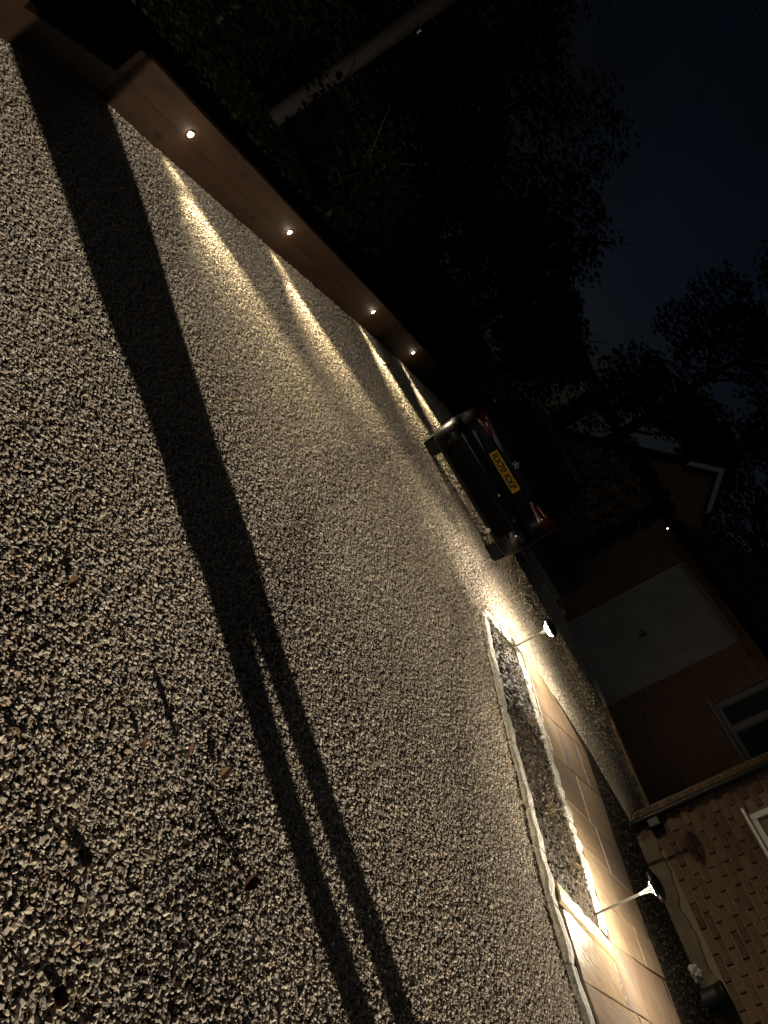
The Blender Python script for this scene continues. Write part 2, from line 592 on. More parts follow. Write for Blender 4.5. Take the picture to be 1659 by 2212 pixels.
# ------------------------------------------------------------------ gravel: one object, stones instanced on its points
def gravel():
    frames = []

    def scatter(x0, x1, y0, y1, dens):
        n = int((x1 - x0) * (y1 - y0) * dens)
        return rng.uniform(x0, x1, n), rng.uniform(y0, y1, n)
    bands = [(0.7, 2.6, 25500, .0042), (2.6, 4.5, 19500, .0045), (4.5, 6.5, 13500, .0051), (6.5, 9.0, 8500, .0062), (9.0, 14.5, 4000, .0082)]
    P, S = [], []
    for y0, y1, dens, size in bands:
        x, y = scatter(-3.6, 5.6, y0, y1, dens)
        # inside the view, with a margin
        X = np.stack([x, y, np.full_like(x, -CAM_H)], 1)
        d = X @ np.array(fw)
        ix = (X @ np.array(cx)) / d
        iy = (X @ np.array(cy)) / d
        keep = (np.abs(ix) < .5 + .09) & (np.abs(iy) < .667 + .09)
        wx = np.interp(y, [p[1] for p in WALL], [p[0] for p in WALL])
        keep &= x > wx - .01
        bed = [(p[0] - .02, p[1]) for p in OUT] + [(p[1][0], p[1][1]) for p in PATH2[::-1]] + [p[1] for p in PATH[::-1]] + [(1.86, 7.5), (1.72, 7.38), (1.3, 6.9)]
        keep &= ~in_poly(x, y, bed)
        keep &= ~in_poly(x, y, [(3.2, 7.75), (4.1, 8.0), (6, 5), (6, 2), (4, 3.5), (3.3, 7.0)])
        # tyre tracks: fewer, darker stones
        track = np.minimum(np.abs(x - np.interp(y, [1, 2.5, 4, 6, 9, 15], [2.6, 1.95, 1.35, 1.0, 1.12, 1.12])), np.abs(x - np.interp(y, [1, 2.2, 4, 6, 9, 15], [.9, .35, -.25, -.5, -.37, -.37])))
        worn = np.exp(-(track / .17) ** 2)
        patch = np.sin(x * 2.1 + 1.3 * np.sin(y * 1.1)) * np.sin(y * 1.6 + x * .7)
        keep &= rng.uniform(0, 1, len(x)) > .30 * worn + .16 * np.clip(patch - .3, 0, 1)
        P.append(np.stack([x, y], 1)[keep])
        S.append(np.full(keep.sum(), size))
    P = np.concatenate(P)
    S = np.concatenate(S)
    n = len(P)
    u = P[:, 0] * .95 + P[:, 1] * .2        # across the drive
    h = .005 * np.sin(u * 3.6 + .6 * np.sin(P[:, 1] * .7)) + .003 * np.sin(P[:, 0] * 2.3 + 1) * np.sin(P[:, 1] * 1.7) + .002 * np.sin(P[:, 0] * 7 + P[:, 1] * 5)
    z = .004 + np.clip(h + .007, 0, .02) + rng.uniform(0, .006, n)
    co = np.column_stack([P, z]).astype(np.float32)
    size = S * np.clip(rng.lognormal(-.02, .37, n), .45, 2.1)
    scl = np.column_stack([size * rng.uniform(.85, 1.5, n), size * rng.uniform(.75, 1.15, n), size * rng.uniform(.5, .9, n)]).astype(np.float32)
    rot = np.column_stack([rng.uniform(-.7, .7, n), rng.uniform(-.7, .7, n), rng.uniform(0, 6.283, n)]).astype(np.float32)
    me = bpy.data.meshes.new('gravel')
    me.vertices.add(n)
    me.vertices.foreach_set('co', co.ravel())
    a = me.attributes.new('scl', 'FLOAT_VECTOR', 'POINT'); a.data.foreach_set('vector', scl.ravel())
    a = me.attributes.new('rot', 'FLOAT_VECTOR', 'POINT'); a.data.foreach_set('vector', rot.ravel())
    a = me.attributes.new('tint', 'FLOAT', 'POINT'); track = np.minimum(np.abs(P[:, 0] - np.interp(P[:, 1], [1, 2.5, 4, 6, 9, 15], [2.6, 1.95, 1.35, 1.0, 1.12, 1.12])), np.abs(P[:, 0] - np.interp(P[:, 1], [1, 2.2, 4, 6, 9, 15], [.9, .35, -.25, -.5, -.37, -.37])))
    worn = np.exp(-(track / .17) ** 2)
    damp = .12 * np.sin(P[:, 0] * 1.9 + 2 * np.sin(P[:, 1] * .8)) * np.sin(P[:, 1] * 1.3 + P[:, 0] * .5)
    a.data.foreach_set('value', np.clip(rng.uniform(0, 1, n) * .92 + .05 + damp - .16 * worn, 0, 1).astype(np.float32))
    me.materials.append(M['stone'])
    ob = bpy.data.objects.new('gravel', me)
    col.objects.link(ob)
    tag(ob, 'pale buff angular gravel covering the driveway', 'gravel', kind='stuff')
    g = bpy.data.node_groups.new('gravel_stones', 'GeometryNodeTree')
    g.interface.new_socket('Geometry', in_out='INPUT', socket_type='NodeSocketGeometry')
    g.interface.new_socket('Geometry', in_out='OUTPUT', socket_type='NodeSocketGeometry')
    N, L = g.nodes, g.links
    gi, go = N.new('NodeGroupInput'), N.new('NodeGroupOutput')
    join = N.new('GeometryNodeJoinGeometry')
    for k in range(8):
        ico = N.new('GeometryNodeMeshIcoSphere')
        ico.inputs['Radius'].default_value = 1.0
        ico.inputs['Subdivisions'].default_value = 1
        rv = N.new('FunctionNodeRandomValue')
        rv.data_type = 'FLOAT_VECTOR'
        rv.inputs[0].default_value = (-.42, -.42, -.42)
        rv.inputs[1].default_value = (.42, .42, .42)
        rv.inputs['Seed'].default_value = 31 + k * 17
        sp = N.new('GeometryNodeSetPosition')
        L.new(ico.outputs['Mesh'], sp.inputs['Geometry'])
        L.new(rv.outputs[0], sp.inputs['Offset'])
        hull = N.new('GeometryNodeConvexHull')
        L.new(sp.outputs['Geometry'], hull.inputs['Geometry'])
        ss = N.new('GeometryNodeSetShadeSmooth')
        ss.inputs['Shade Smooth'].default_value = False
        L.new(hull.outputs[0], ss.inputs['Geometry'])
        sm = N.new('GeometryNodeSetMaterial')
        sm.inputs['Material'].default_value = M['stone']
        L.new(ss.outputs['Geometry'], sm.inputs['Geometry'])
        ti = N.new('GeometryNodeGeometryToInstance')
        L.new(sm.outputs['Geometry'], ti.inputs[0])
        L.new(ti.outputs[0], join.inputs[0])
    iop = N.new('GeometryNodeInstanceOnPoints')
    iop.inputs['Pick Instance'].default_value = True

    def attr(nm, ty):
        q = N.new('GeometryNodeInputNamedAttribute')
        q.data_type = ty
        q.inputs['Name'].default_value = nm
        return q.outputs['Attribute']
    L.new(gi.outputs[0], iop.inputs['Points'])
    L.new(join.outputs[0], iop.inputs['Instance'])
    e2r = N.new('FunctionNodeEulerToRotation')
    L.new(attr('rot', 'FLOAT_VECTOR'), e2r.inputs[0])
    L.new(e2r.outputs[0], iop.inputs['Rotation'])
    L.new(attr('scl', 'FLOAT_VECTOR'), iop.inputs['Scale'])
    ri = N.new('FunctionNodeRandomValue')
    ri.data_type = 'INT'
    ri.inputs[4].default_value = 0
    ri.inputs[5].default_value = 7
    L.new(ri.outputs[2], iop.inputs['Instance Index'])
    L.new(iop.outputs['Instances'], go.inputs[0])
    md = ob.modifiers.new('stones', 'NODES')
    md.node_group = g
    print('gravel stones', n)


gravel()

# ------------------------------------------------------------------ sleeper retaining wall
wall = tag(empty('sleeper_wall', (WALL[3][0], WALL[3][1], 0)), 'low brown timber sleeper retaining wall with recessed lights along the gravel', 'wall')


def wall_pts(y0, y1):
    """evenly spaced points along the wall line between two y values"""
    pts = [(wall_x(y0), y0)] + [p for p in WALL if y0 < p[1] < y1] + [(wall_x(y1), y1)]
    return pts


def sleeper(y0, y1, z0, z1, slope=0.0):
    pts = wall_pts(y0 + .001, y1 - .001)
    o = V(WALL[3][0], WALL[3][1], 0)
    mbs = MB()
    th = .11
    prof = [(0, z0), (0, z1 - .004), (-.004, z1), (-th + .006, z1), (-th, z1 - .006), (-th, z0)]
    verts = []
    for i, p in enumerate(pts):
        a = Vector(pts[max(i - 1, 0)])
        b = Vector(pts[min(i + 1, len(pts) - 1)])
        d = (b - a).normalized()
        nrm = Vector((d.y, -d.x))
        dz = slope * (1 - i / (len(pts) - 1)) if slope else 0
        for (u, z) in prof:
            zz = z + (dz if z > z0 + .01 else 0)
            verts.append((p[0] + nrm.x * u - o.x, p[1] + nrm.y * u - o.y, zz))
    k = len(prof)
    faces = []
    for i in range(len(pts) - 1):
        for j in range(k):
            j2 = (j + 1) % k
            faces.append((i * k + j, i * k + j2, (i + 1) * k + j2, (i + 1) * k + j))
    faces += [tuple(range(k)), tuple((len(pts) - 1) * k + j for j in range(k))[::-1]]
    mbs.add(verts, faces)
    return mbs.build('sleeper', M['sleeper'], wall)


cuts = [2.55, 3.62, 6.0, 8.35, 10.7, 13.0, 15.0, 16.8]
for a, b in zip(cuts, cuts[1:]):
    sleeper(a, b, -.03, .218, slope=.17 if a < 3 else 0)
cuts2 = [STEP, 6.9, 9.3, 11.6, 13.9, 16.0]
for a, b in zip(cuts2, cuts2[1:]):
    sleeper(a, b, .2195, .425)

# knots and bolt stains are in the timber; a few bolts
# wall lights
for (px, py, y0) in [(410, 290, 5.41), (627, 500, 7.12), (808, 679, 9.80), (893, 763, 11.72)]:
    x0 = wall_x(y0)
    d = Vector((wall_x(y0 + .2) - wall_x(y0 - .2), .4)).normalized()
    n = V(d.y, -d.x, 0)
    which = {5.41: 'round recessed light in sleeper wall, beside the end of the single course', 7.12: 'round recessed wall light between the first light and the mossy stretch',
             9.80: 'round recessed wall light with a mossy streak of gravel below', 11.72: 'round recessed wall light closest to the parked car'}[y0]
    t = tag(empty('wall_light', (x0, y0, .262)), which, 'wall light', 'lights set in the sleeper wall')
    R = n.to_track_quat('Z', 'Y').to_matrix()
    mb = MB()
    mb.lathe([(.0212, -.02), (.034, -.02), (.034, .004), (.030, .008), (.0225, .009), (.0212, .004)], n=24, mat=R)
    mb.build('bezel', M['metal'], t, smooth=True)
    mb = MB()
    mb.lathe([(.021, -.01), (.021, .006), (.016, .0105), (.008, .0125)], n=20, mat=R)
    mb.build('lens', M['led_wall'], t, smooth=True)
    sp = bpy.data.lights.new('wall_light_beam', 'SPOT')
    sp.energy = WALL_W
    sp.color = (1.0, .84, .53)
    sp.spot_size = math.radians(54)
    sp.spot_blend = 1.0
    sp.shadow_soft_size = .008
    so = bpy.data.objects.new('beam', sp)
    col.objects.link(so)
    so.parent = t
    so.location = n * .02
    aim = (n * math.cos(math.radians(8)) + V(0, 0, -1) * math.sin(math.radians(8)) + V(d.x, d.y, 0) * .0).normalized()
    # spot points down its -Z; local X is horizontal and its scale sets the width of the beam
    zc = -aim
    xc = V(d.x, d.y, 0)
    yc = zc.cross(xc).normalized()
    xc = yc.cross(zc).normalized()
    so.matrix_local = Matrix.Translation(n * .02) @ Matrix((xc, yc, zc)).transposed().to_4x4() @ Matrix.Diagonal((1.2, 1, 1, 1))
    sw = sp.copy()
    sw.energy = WALL_W * .045
    sw.spot_size = math.radians(120)
    sw.spot_blend = .9
    wo_ = bpy.data.objects.new('wide_beam', sw)
    col.objects.link(wo_)
    wo_.parent = t
    aim2 = (n * math.cos(math.radians(28)) + V(0, 0, -1) * math.sin(math.radians(28))).normalized()
    z2 = -aim2
    y2 = z2.cross(V(d.x, d.y, 0)).normalized()
    x2 = y2.cross(z2).normalized()
    wo_.matrix_local = Matrix.Translation(n * .02) @ Matrix((x2, y2, z2)).transposed().to_4x4() @ Matrix.Diagonal((.40, 1, 1, 1))
    gl = bpy.data.lights.new('wall_light_spill', 'POINT')
    gl.energy = .6
    gl.color = (1.0, .86, .64)
    gl.shadow_soft_size = .006
    go_ = bpy.data.objects.new('spill', gl)
    col.objects.link(go_)
    go_.parent = t
    go_.location = n * .026

# ------------------------------------------------------------------ planting bed with stone edging
bed = tag(empty('planting_bed', (2.1, 5.6, 0)), 'narrow soil bed edged with pale stones between gravel and paved path', 'flower bed')


def arclen_pts(poly, step, jitter=.25):
    pts = [Vector(p) for p in poly]
    segs = [(b - a).length for a, b in zip(pts, pts[1:])]
    tot = sum(segs)
    out, s = [], 0.0

    def at(s):
        for a, b, l in zip(pts, pts[1:], segs):
            if s <= l:
                return a + (b - a) * (s / l)
            s -= l
        return pts[-1]
    r = random.Random(5)
    while s < tot:
        out.append(at(s))
        s += step * r.uniform(1 - jitter, 1 + jitter)
    out.append(at(tot))
    return out


def rough_block(a, b, width, z0, z1, o, r, gap=.005):
    """stone between two points: subdivided top with a wavering edge"""
    d = (b - a)
    L_ = d.length
    d.normalize()
    n = Vector((-d.y, d.x))
    m_ = MB()
    k = 5
    rows_ = []
    for i in range(k + 1):
        t = gap + (L_ - 2 * gap) * i / k
        e = .006 if i in (0, k) else 0
        c = a + d * t
        wl_, wr_ = width / 2 + r.uniform(-.008, .008) - e, width / 2 + r.uniform(-.008, .008) - e
        zt = z1 + r.uniform(-.007, .007) - e
        rows_.append([(c + n * wl_, z0), (c + n * wl_, zt - .014), (c + n * (wl_ - .018), zt), (c, zt + r.uniform(-.003, .005)), (c - n * (wr_ - .018), zt), (c - n * wr_, zt - .014), (c - n * wr_, z0)])
    verts = [(p.x - o.x, p.y - o.y, z) for row in rows_ for p, z in row]
    faces = []
    for i in range(k):
        for j in range(6):
            faces.append((i * 7 + j, i * 7 + j + 1, (i + 1) * 7 + j + 1, (i + 1) * 7 + j))
    faces += [tuple(range(7)), tuple(k * 7 + j for j in range(7))[::-1]]
    m_.add(verts, faces)
    return m_


r = random.Random(3)
O = V(2.1, 5.6, 0)
op = arclen_pts(OUT, .30)
for a, b in zip(op, op[1:]):
    rough_block(a, b, .115, -.02, .046, O, r).build('edging_stone', M['kerb'], bed)
ip = arclen_pts(INN, .27)
for a, b in zip(ip, ip[1:]):
    rough_block(a, b, .115, -.02, .056, O, r).build('edging_stone', M['kerb'], bed)
ep = [Vector((1.25, 6.88)), Vector((1.49, 7.10)), Vector((1.73, 7.33))]
for a, b in zip(ep, ep[1:]):
    rough_block(a, b, .12, -.02, .055, O, r).build('edging_stone', M['kerb'], bed)
# buff cross band at the near end of the bed
cb = [Vector((2.37, 4.22)), Vector((2.68, 4.36)), Vector((3.03, 4.55))]
for a, b in zip(cb, cb[1:]):
    rough_block(a, b, .15, -.02, .064, O, r, gap=.003).build('edging_stone', M['band'], bed)

# soil surface: clods
mb = MB()
nu, nv = 90, 26
outp = arclen_pts([(p[0] + .03, p[1]) for p in OUT[:6]], .04, 0)
innp = arclen_pts([(p[0] - .03, p[1]) for p in INN], .04, 0)
verts = []
rr = random.Random(9)
for i in range(nu + 1):
    a = outp[min(int(i / nu * (len(outp) - 1)), len(outp) - 1)]
    b = innp[min(int(i / nu * (len(innp) - 1)), len(innp) - 1)]
    for j in range(nv + 1):
        p = a.lerp(b, j / nv)
        verts.append((p.x - O.x, p.y - O.y, .012 + .022 * rr.random() ** 2 + .012 * math.sin(p.x * 9) * math.sin(p.y * 7)))
faces = [(i * (nv + 1) + j, i * (nv + 1) + j + 1, (i + 1) * (nv + 1) + j + 1, (i + 1) * (nv + 1) + j) for i in range(nu) for j in range(nv)]
mb.add(verts, faces)
mb.build('soil', M['soil'], bed)
# leaf litter and twigs on the bed soil
mb = MB()
for k in range(1700):
    i = rr.random()
    a = outp[int(i * (len(outp) - 1))]
    b = innp[int(i * (len(innp) - 1))]
    p = a.lerp(b, .05 + .9 * rr.random())
    z = .03 + .02 * rr.random()
    s = rr.uniform(.006, .022)
    R = Matrix.Rotation(rr.uniform(0, 6.3), 3, 'Z') @ Matrix.Rotation(rr.uniform(-1, 1), 3, 'X') @ Matrix.Rotation(rr.uniform(-1, 1), 3, 'Y')
    pts = [R @ Vector(q) * s + Vector((p.x - O.x, p.y - O.y, z)) for q in ((-1, 0, 0), (0, -.45, .1), (1.1, 0, 0), (0, .45, .1))]
    mb.add(pts, [(0, 1, 2), (0, 2, 3)])
lt = mb.build('leaf_litter', M['litter'], bed)
lt['kind'] = 'stuff'


# dry perennials in the bed
def dry_plant(x, y, h, n, label, matl, seed):
    r_ = random.Random(seed)
    t = tag(empty('dry_plant', (x, y, .02)), label, 'plant', 'dying plants in the bed')
    m1, m2 = MB(), MB()
    for k in range(n):
        a = r_.uniform(0, 6.28)
        lean = r_.uniform(.2, 1.0)
        hh = h * r_.uniform(.5, 1)
        p0 = V(r_.uniform(-.03, .03), r_.uniform(-.03, .03), 0)
        p2 = p0 + V(math.cos(a) * lean * hh, math.sin(a) * lean * hh, hh)
        p1 = p0.lerp(p2, .5) + V(0, 0, hh * .15)
        m1.tube([p0, p1, p2], [.0022, .0018, .001], n=5)
        for q in range(3):
            c = p0.lerp(p2, r_.uniform(.3, 1))
            s = r_.uniform(.008, .02)
            R = Matrix.Rotation(r_.uniform(0, 6.3), 3, 'Z') @ Matrix.Rotation(r_.uniform(-1.2, 1.2), 3, 'X')
            m2.add([R @ Vector(v) * s + c for v in ((0, 0, 0), (.6, -.4, .1), (1.5, 0, -.1), (.6, .4, .1))], [(0, 1, 2, 3)])
    m1.build('stems', M['dry_stem'], t)
    m2.build('leaves', matl, t)


dry_plant(1.66, 7.08, .09, 14, 'small tuft of yellowing leaves at the foot of a bright stake lamp', M['moss'], 1)
dry_plant(1.78, 6.55, .08, 10, 'reddish dry plant between edging stones near the bed\'s narrow end', M['dead_leaf'], 2)
dry_plant(2.02, 6.05, .10, 12, 'thin dry grass stalks leaning over the inner edging stones', M['dry_stem'], 3)
dry_plant(2.62, 4.85, .09, 14, 'clump of pale dry stems beside the near lamp stake', M['litter'], 4)
dry_plant(2.35, 5.15, .06, 9, 'low withered plant in the middle of the dark soil', M['dead_leaf'], 5)

# ------------------------------------------------------------------ paved path
path = tag(empty('path', (3.0, 6.0, 0)), kind='structure')
PO = V(3.0, 6.0, 0)
# bedding under the flags
mb = MB()
poly = [p[0] for p in PATH] + [p[0] for p in PATH2] + [p[1] for p in PATH2[::-1]] + [p[1] for p in PATH[::-1]]
mb.prism([(x - 3, y - 6) for x, y in poly], -.02, .034)
mb.build('bedding', M['soil'], path)


def flag(quad, z, matl, name='paving_slab'):
    c = sum((Vector(q) for q in quad), Vector((0, 0))) / 4
    quad = [Vector(q) for q in quad]
    pts = []
    rr_ = random.Random(int(c.x * 1000) + int(c.y * 777))
    for i in range(4):
        a, b = quad[i], quad[(i + 1) % 4]
        ln = (b - a).length
        seg = max(2, int(ln / .12))
        for k in range(seg):
            p = a.lerp(b, k / seg)
            p = p + (c - p).normalized() * (.003 + rr_.uniform(0, .005))
            pts.append((p.x - 3, p.y - 6))
    m_ = MB()
    m_.prism(pts, .02, z, inset=.003)
    return m_.build(name, matl, path)


rf = random.Random(21)
for rows_ in (PATH, PATH2):
    for i in range(len(rows_) - 1):
        (l0, r0), (l1, r1) = rows_[i], rows_[i + 1]
        l0, r0, l1, r1 = map(Vector, (l0, r0, l1, r1))
        w = (r0 - l0).length
        k = 1 if w < .3 else (2 if w < 1.3 else 3)
        ts = [0] + sorted(j / k + rf.uniform(-.12, .12) for j in range(1, k)) + [1]
        for t0, t1 in zip(ts, ts[1:]):
            flag([l0.lerp(r0, t0), l0.lerp(r0, t1), l1.lerp(r1, t1), l1.lerp(r1, t0)], .05 + rf.uniform(-.003, .004), M['flag'])
# infill between the two runs
for q in [((3.10, 4.60), (3.95, 5.40), (3.98, 5.37), (3.12, 4.56)), ((2.48, 4.12), (2.70, 4.28), (3.08, 4.48), (3.1, 4.6))]:
    pass


# ------------------------------------------------------------------ stake lamps
def stake_lamp(x, y, h, label, lean=0.0, flare=.025):
    t = tag(empty('stake_lamp', (x, y, .02)), label, 'garden lamp', 'stake lamps in the bed')
    t.rotation_euler = (lean, lean * .6, 0)
    mb = MB()
    mb.tube([(0, 0, -.02), (0, 0, h - .075)], .0085, n=14)
    mb.build('stake', M['stake'], t, smooth=True)
    mb = MB()
    mb.lathe([(.0086, h - .135), (.0105, h - .105), (.014, h - .085), (.014 + (flare - .014) * .45, h - .062), (flare, h - .046), (flare - .002, h - .045), (.006, h - .047)], n=28)
    mb.build('reflector', M['lamp_reflector'], t, smooth=True)
    mb = MB()
    mb.lathe([(.004, h + .009), (.055, h + .004), (.082, h - .008), (.089, h - .033), (.093, h - .034), (.096, h - .022), (.087, h - .003), (.060, h + .010), (.030, h + .016), (.004, h + .017)], n=36)
    mb.build('hat', M['lamp_hat'], t, smooth=True)
    for k in range(3):
        a = k * 2.094 + .5
        mb = MB()
        mb.tube([(.016 * math.cos(a), .016 * math.sin(a), h - .050), (.020 * math.cos(a), .020 * math.sin(a), h + .006)], .0018, n=6)
        mb.build('prong', M['metal'], t)
    mb = MB()
    nseg = 36
    prof = [(.0092, h - .132), (.016, h - .112), (.027, h - .094), (.042, h - .077), (.060, h - .061), (.075, h - .048), (.087, h - .037)]
    vs = [(rr_ * math.cos(2 * math.pi * k / nseg), rr_ * math.sin(2 * math.pi * k / nseg), zz) for rr_, zz in prof for k in range(nseg)]
    mb.add(vs, [(i * nseg + k, i * nseg + (k + 1) % nseg, (i + 1) * nseg + (k + 1) % nseg, (i + 1) * nseg + k) for i in range(len(prof) - 1) for k in range(nseg)])
    if flare > .03:
        mb.build('trumpet', M['frosted'], t, smooth='all')
    else:
        for k in range(7):
            a = k * .8976
            mb = MB()
            mb.tube([(.018 * math.cos(a), .018 * math.sin(a), h - .066), (.032 * math.cos(a), .032 * math.sin(a), h - .054), (.050 * math.cos(a), .050 * math.sin(a), h - .040)], .0008, n=5)
            mb.build('rib', M['stake'], t)
    mb = MB()
    mb.lathe([(.020, h - .006), (.022, h - .004), (.022, h + .003), (.004, h + .004)], n=24)
    mb.build('led', M['led'], t, smooth=True)
    for k in range(3):
        a = k * 2.094 + 1.55
        pl = bpy.data.lights.new('stake_lamp_light', 'POINT')
        pl.energy = STAKE_W if flare > .03 else STAKE_W * .42
        pl.color = (1.0, .87, .66)
        pl.shadow_soft_size = .006
        po = bpy.data.objects.new('light', pl)
        col.objects.link(po)
        po.parent = t
        po.location = (.032 * math.cos(a), .032 * math.sin(a), h - .013)
    return t


l1 = on_ground(1105, 1400)
l2 = on_ground(1275, 1980)
stake_lamp(l1.x, l1.y, .43, 'lit metal stake lamp at the tip of the bed towards the garage', .02, .04)
stake_lamp(l2.x, l2.y, .465, 'lit metal stake lamp with dark hat near the buff cross band', -.02)

# ------------------------------------------------------------------ brick house on the right
house = tag(empty('brick_house', tuple(FAC0), math.atan2(FDIR.y, FDIR.x)), 'weathered brown brick house with black downpipe and white window', 'house')
# local frame: x along facade (towards camera right), y into / out of wall
loc_n = house.matrix_world.inverted() if False else None
RZ = math.atan2(FDIR.y, FDIR.x)
inv = Matrix.Rotation(-RZ, 3, 'Z')
nl = inv @ FNOR                 # local normal, expect (0, -1, 0)
SG = -1 if nl.y < 0 else 1      # sign of outward direction in local y
HL = 17.0
mb = MB()
mb.box((HL / 2, -SG * 2.5, 2.6), (HL, 5.0, 5.2))
mb.build('wall_core', M['mortar'], house)
# far, unseen wall areas in brickwork material, set 10 mm proud, above and right of the built bricks
BX, BZ = 2.5, 1.95
mb = MB()
mb.box((BX + (HL - BX) / 2, SG * .005, 2.6), (HL - BX, .012, 5.19))
mb.box((BX / 2, SG * .005, (BZ + 5.2) / 2), (BX - .002, .012, 5.2 - BZ - .01))
mb.build('brickwork', M['brickwall'], house)
# window opening: bricks skipped there
WX0, WX1, WZ0, WZ1 = .49, 1.65, 1.10, 2.05
bm_proto = {}
for half in (0, 1):
    q = MB()
    q.box((0, 0, 0), ((.215 if not half else .1025) - .002, .022, .065), bevel=.006)
    bm_proto[half] = q.mesh('brick', M['brick'])
rb = random.Random(17)
count = 0
z = .0425
row = 0
while z < BZ - .03:
    x = 0.0
    off = 0 if row % 2 == 0 else 1
    first = True
    while x < BX - .05:
        half = 1 if (first and off) else 0
        w = .1025 if half else .215
        cxp = x + w / 2
        if not (WX0 - .02 < cxp + w / 2 and cxp - w / 2 < WX1 + .02 and z + .03 > WZ0 - .04 and z < WZ1) and not (z < .22 and x > .32):
            o = bpy.data.objects.new('brick', bm_proto[half])
            col.objects.link(o)
            o.parent = house
            o.location = (cxp + .002, SG * (.006 + rb.uniform(-.002, .0025)), z)
            o.rotation_euler = (rb.uniform(-.006, .006), rb.uniform(-.006, .006), rb.uniform(-.01, .01))
            count += 1
        x += w + .010
        first = False
    z += .075
    row += 1
print('bricks', count)
# old render over the foot of the wall
mb = MB()
top = []
xs = [.30 + i * .06 for i in range(110)]
for i, x in enumerate(xs):
    top.append((x, .19 + .03 * math.sin(x * 3.1 + 1) + .015 * math.sin(x * 11) + rb.uniform(-.012, .012)))
front = SG * .024
vs = [(x, front, -.02) for x in xs] + [(x, front - SG * .004, z) for x, z in top] + [(x, SG * .002, z + .01) for x, z in top]
n = len(xs)
fs = [(i, i + 1, n + i + 1, n + i) for i in range(n - 1)] + [(n + i, n + i + 1, 2 * n + i + 1, 2 * n + i) for i in range(n - 1)]
fs += [(0, n, 2 * n)]
mb.add(vs, fs)
mb.build('render_plinth', M['render'], house)
# return wall to the garage side: brick quoin edge is the core; its face in brickwork
mb = MB()
mb.box((-.006, -SG * 2.5, 2.6), (.012, 5.0, 5.2))
mb.build('side_brickwork', M['mortar'], house)
# downpipe
mb = MB()
PX = .135
mb.tube([(PX, SG * .075, -.02), (PX, SG * .075, 5.1)], .034, n=18)
mb.lathe([(.041, .60), (.041, .67), (.036, .675)], n=18, origin=(PX, SG * .075, 0))
dp = mb.build('downpipe', M['black_plastic'], house, smooth=True)
mb = MB()
mb.box((PX + .085, SG * .075, .27), (.10, .10, .13), bevel=.012)
mb.build('junction_box', M['black_plastic'], dp)
for zz in (.62, 2.4):
    mb = MB()
    mb.box((PX, SG * .03, zz), (.11, .03, .035), bevel=.005)
    mb.build('bracket', M['metal'], dp)
# thin cable crossing the foot of the wall
mb = MB()
mb.tube([(-.02, SG * .05, .16), (.06, SG * .12, .10), (.16, SG * .14, .05), (.30, SG * .10, .02), (.40, SG * .05, .0)], .006, n=8)
mb.build('cable', M['black_plastic'], house, smooth=True)
# window
wnd = MB()
wnd.box(((WX0 + WX1) / 2, -SG * .03, (WZ0 + WZ1) / 2), (WX1 - WX0, .05, WZ1 - WZ0))
wn_o = wnd.build('window', M['pane_blind'], house)
mb = MB()
yy = SG * .012
for (a, b, c, d) in [(WX0, WX0 + .06, WZ0, WZ1), (WX1 - .06, WX1, WZ0, WZ1), (WX0 + .06, WX1 - .06, WZ0, WZ0 + .06), (WX0 + .06, WX1 - .06, WZ1 - .06, WZ1), ((WX0 + WX1) / 2 - .03, (WX0 + WX1) / 2 + .03, WZ0 + .06, WZ1 - .06)]:
    mb.box(((a + b) / 2, yy, (c + d) / 2), (b - a, .05, d - c), bevel=.006)
mb.build('frame', M['upvc'], wn_o)
mb = MB()
mb.box(((WX0 + WX1) / 2, SG * .05, WZ0 - .018), (WX1 - WX0 + .10, .13, .03), bevel=.006)
mb.build('sill', M['upvc'], wn_o)
# roof above, out of the picture
mb = MB()
mb.add([(-.4, SG * .4, 5.15), (HL + .4, SG * .4, 5.15), (HL + .4, -SG * 2.5, 7.3), (-.4, -SG * 2.5, 7.3), (-.4, -SG * 5.4, 5.15), (HL + .4, -SG * 5.4, 5.15),
        (-.4, SG * .4, 5.05), (HL + .4, SG * .4, 5.05), (HL + .4, -SG * 5.4, 5.05), (-.4, -SG * 5.4, 5.05)],
       [(0, 1, 2, 3), (3, 2, 5, 4), (0, 6, 7, 1), (4, 5, 8, 9), (6, 9, 8, 7), (0, 3, 4, 9, 6), (1, 7, 8, 5, 2)])
mb.build('roof', M['tile'], house)

# pile against the wall: black bucket and crumpled white bag
pp = FAC0 + FDIR * 1.80 + FNOR * .16
t = tag(empty('bucket', (pp.x, pp.y, .02)), 'black plastic bucket standing against the house wall', 'bucket')
mb = MB()
mb.lathe([(.075, 0), (.08, .005), (.10, .19), (.108, .20), (.108, .212), (.098, .212), (.09, .02)], n=24)
mb.build('tub', M['black_plastic'], t, smooth=True)
mb = MB()
mb.tube([(.104 * math.cos(a), .104 * math.sin(a) * .3 + .03, .19 - .06 * math.sin(a)) for a in [i * math.pi / 10 for i in range(11)]], .003, n=6)
mb.build('handle', M['metal'], t)
pp = FAC0 + FDIR * 1.60 + FNOR * .20
bm = bmesh.new()
bmesh.ops.create_icosphere(bm, subdivisions=3, radius=.075)
rr_ = random.Random(4)
for v in bm.verts:
    v.co *= 1 + rr_.uniform(-.22, .18)
    v.co.z *= .75
me = bpy.data.meshes.new('crumpled_bag')
bm.to_mesh(me)
bm.free()
me.materials.append(M['white_bag'])
o = bpy.data.objects.new('crumpled_bag', me)
o.location = (pp.x, pp.y, .065)
col.objects.link(o)
tag(o, 'crumpled white plastic bag lying by the bucket at the house wall', 'bag')

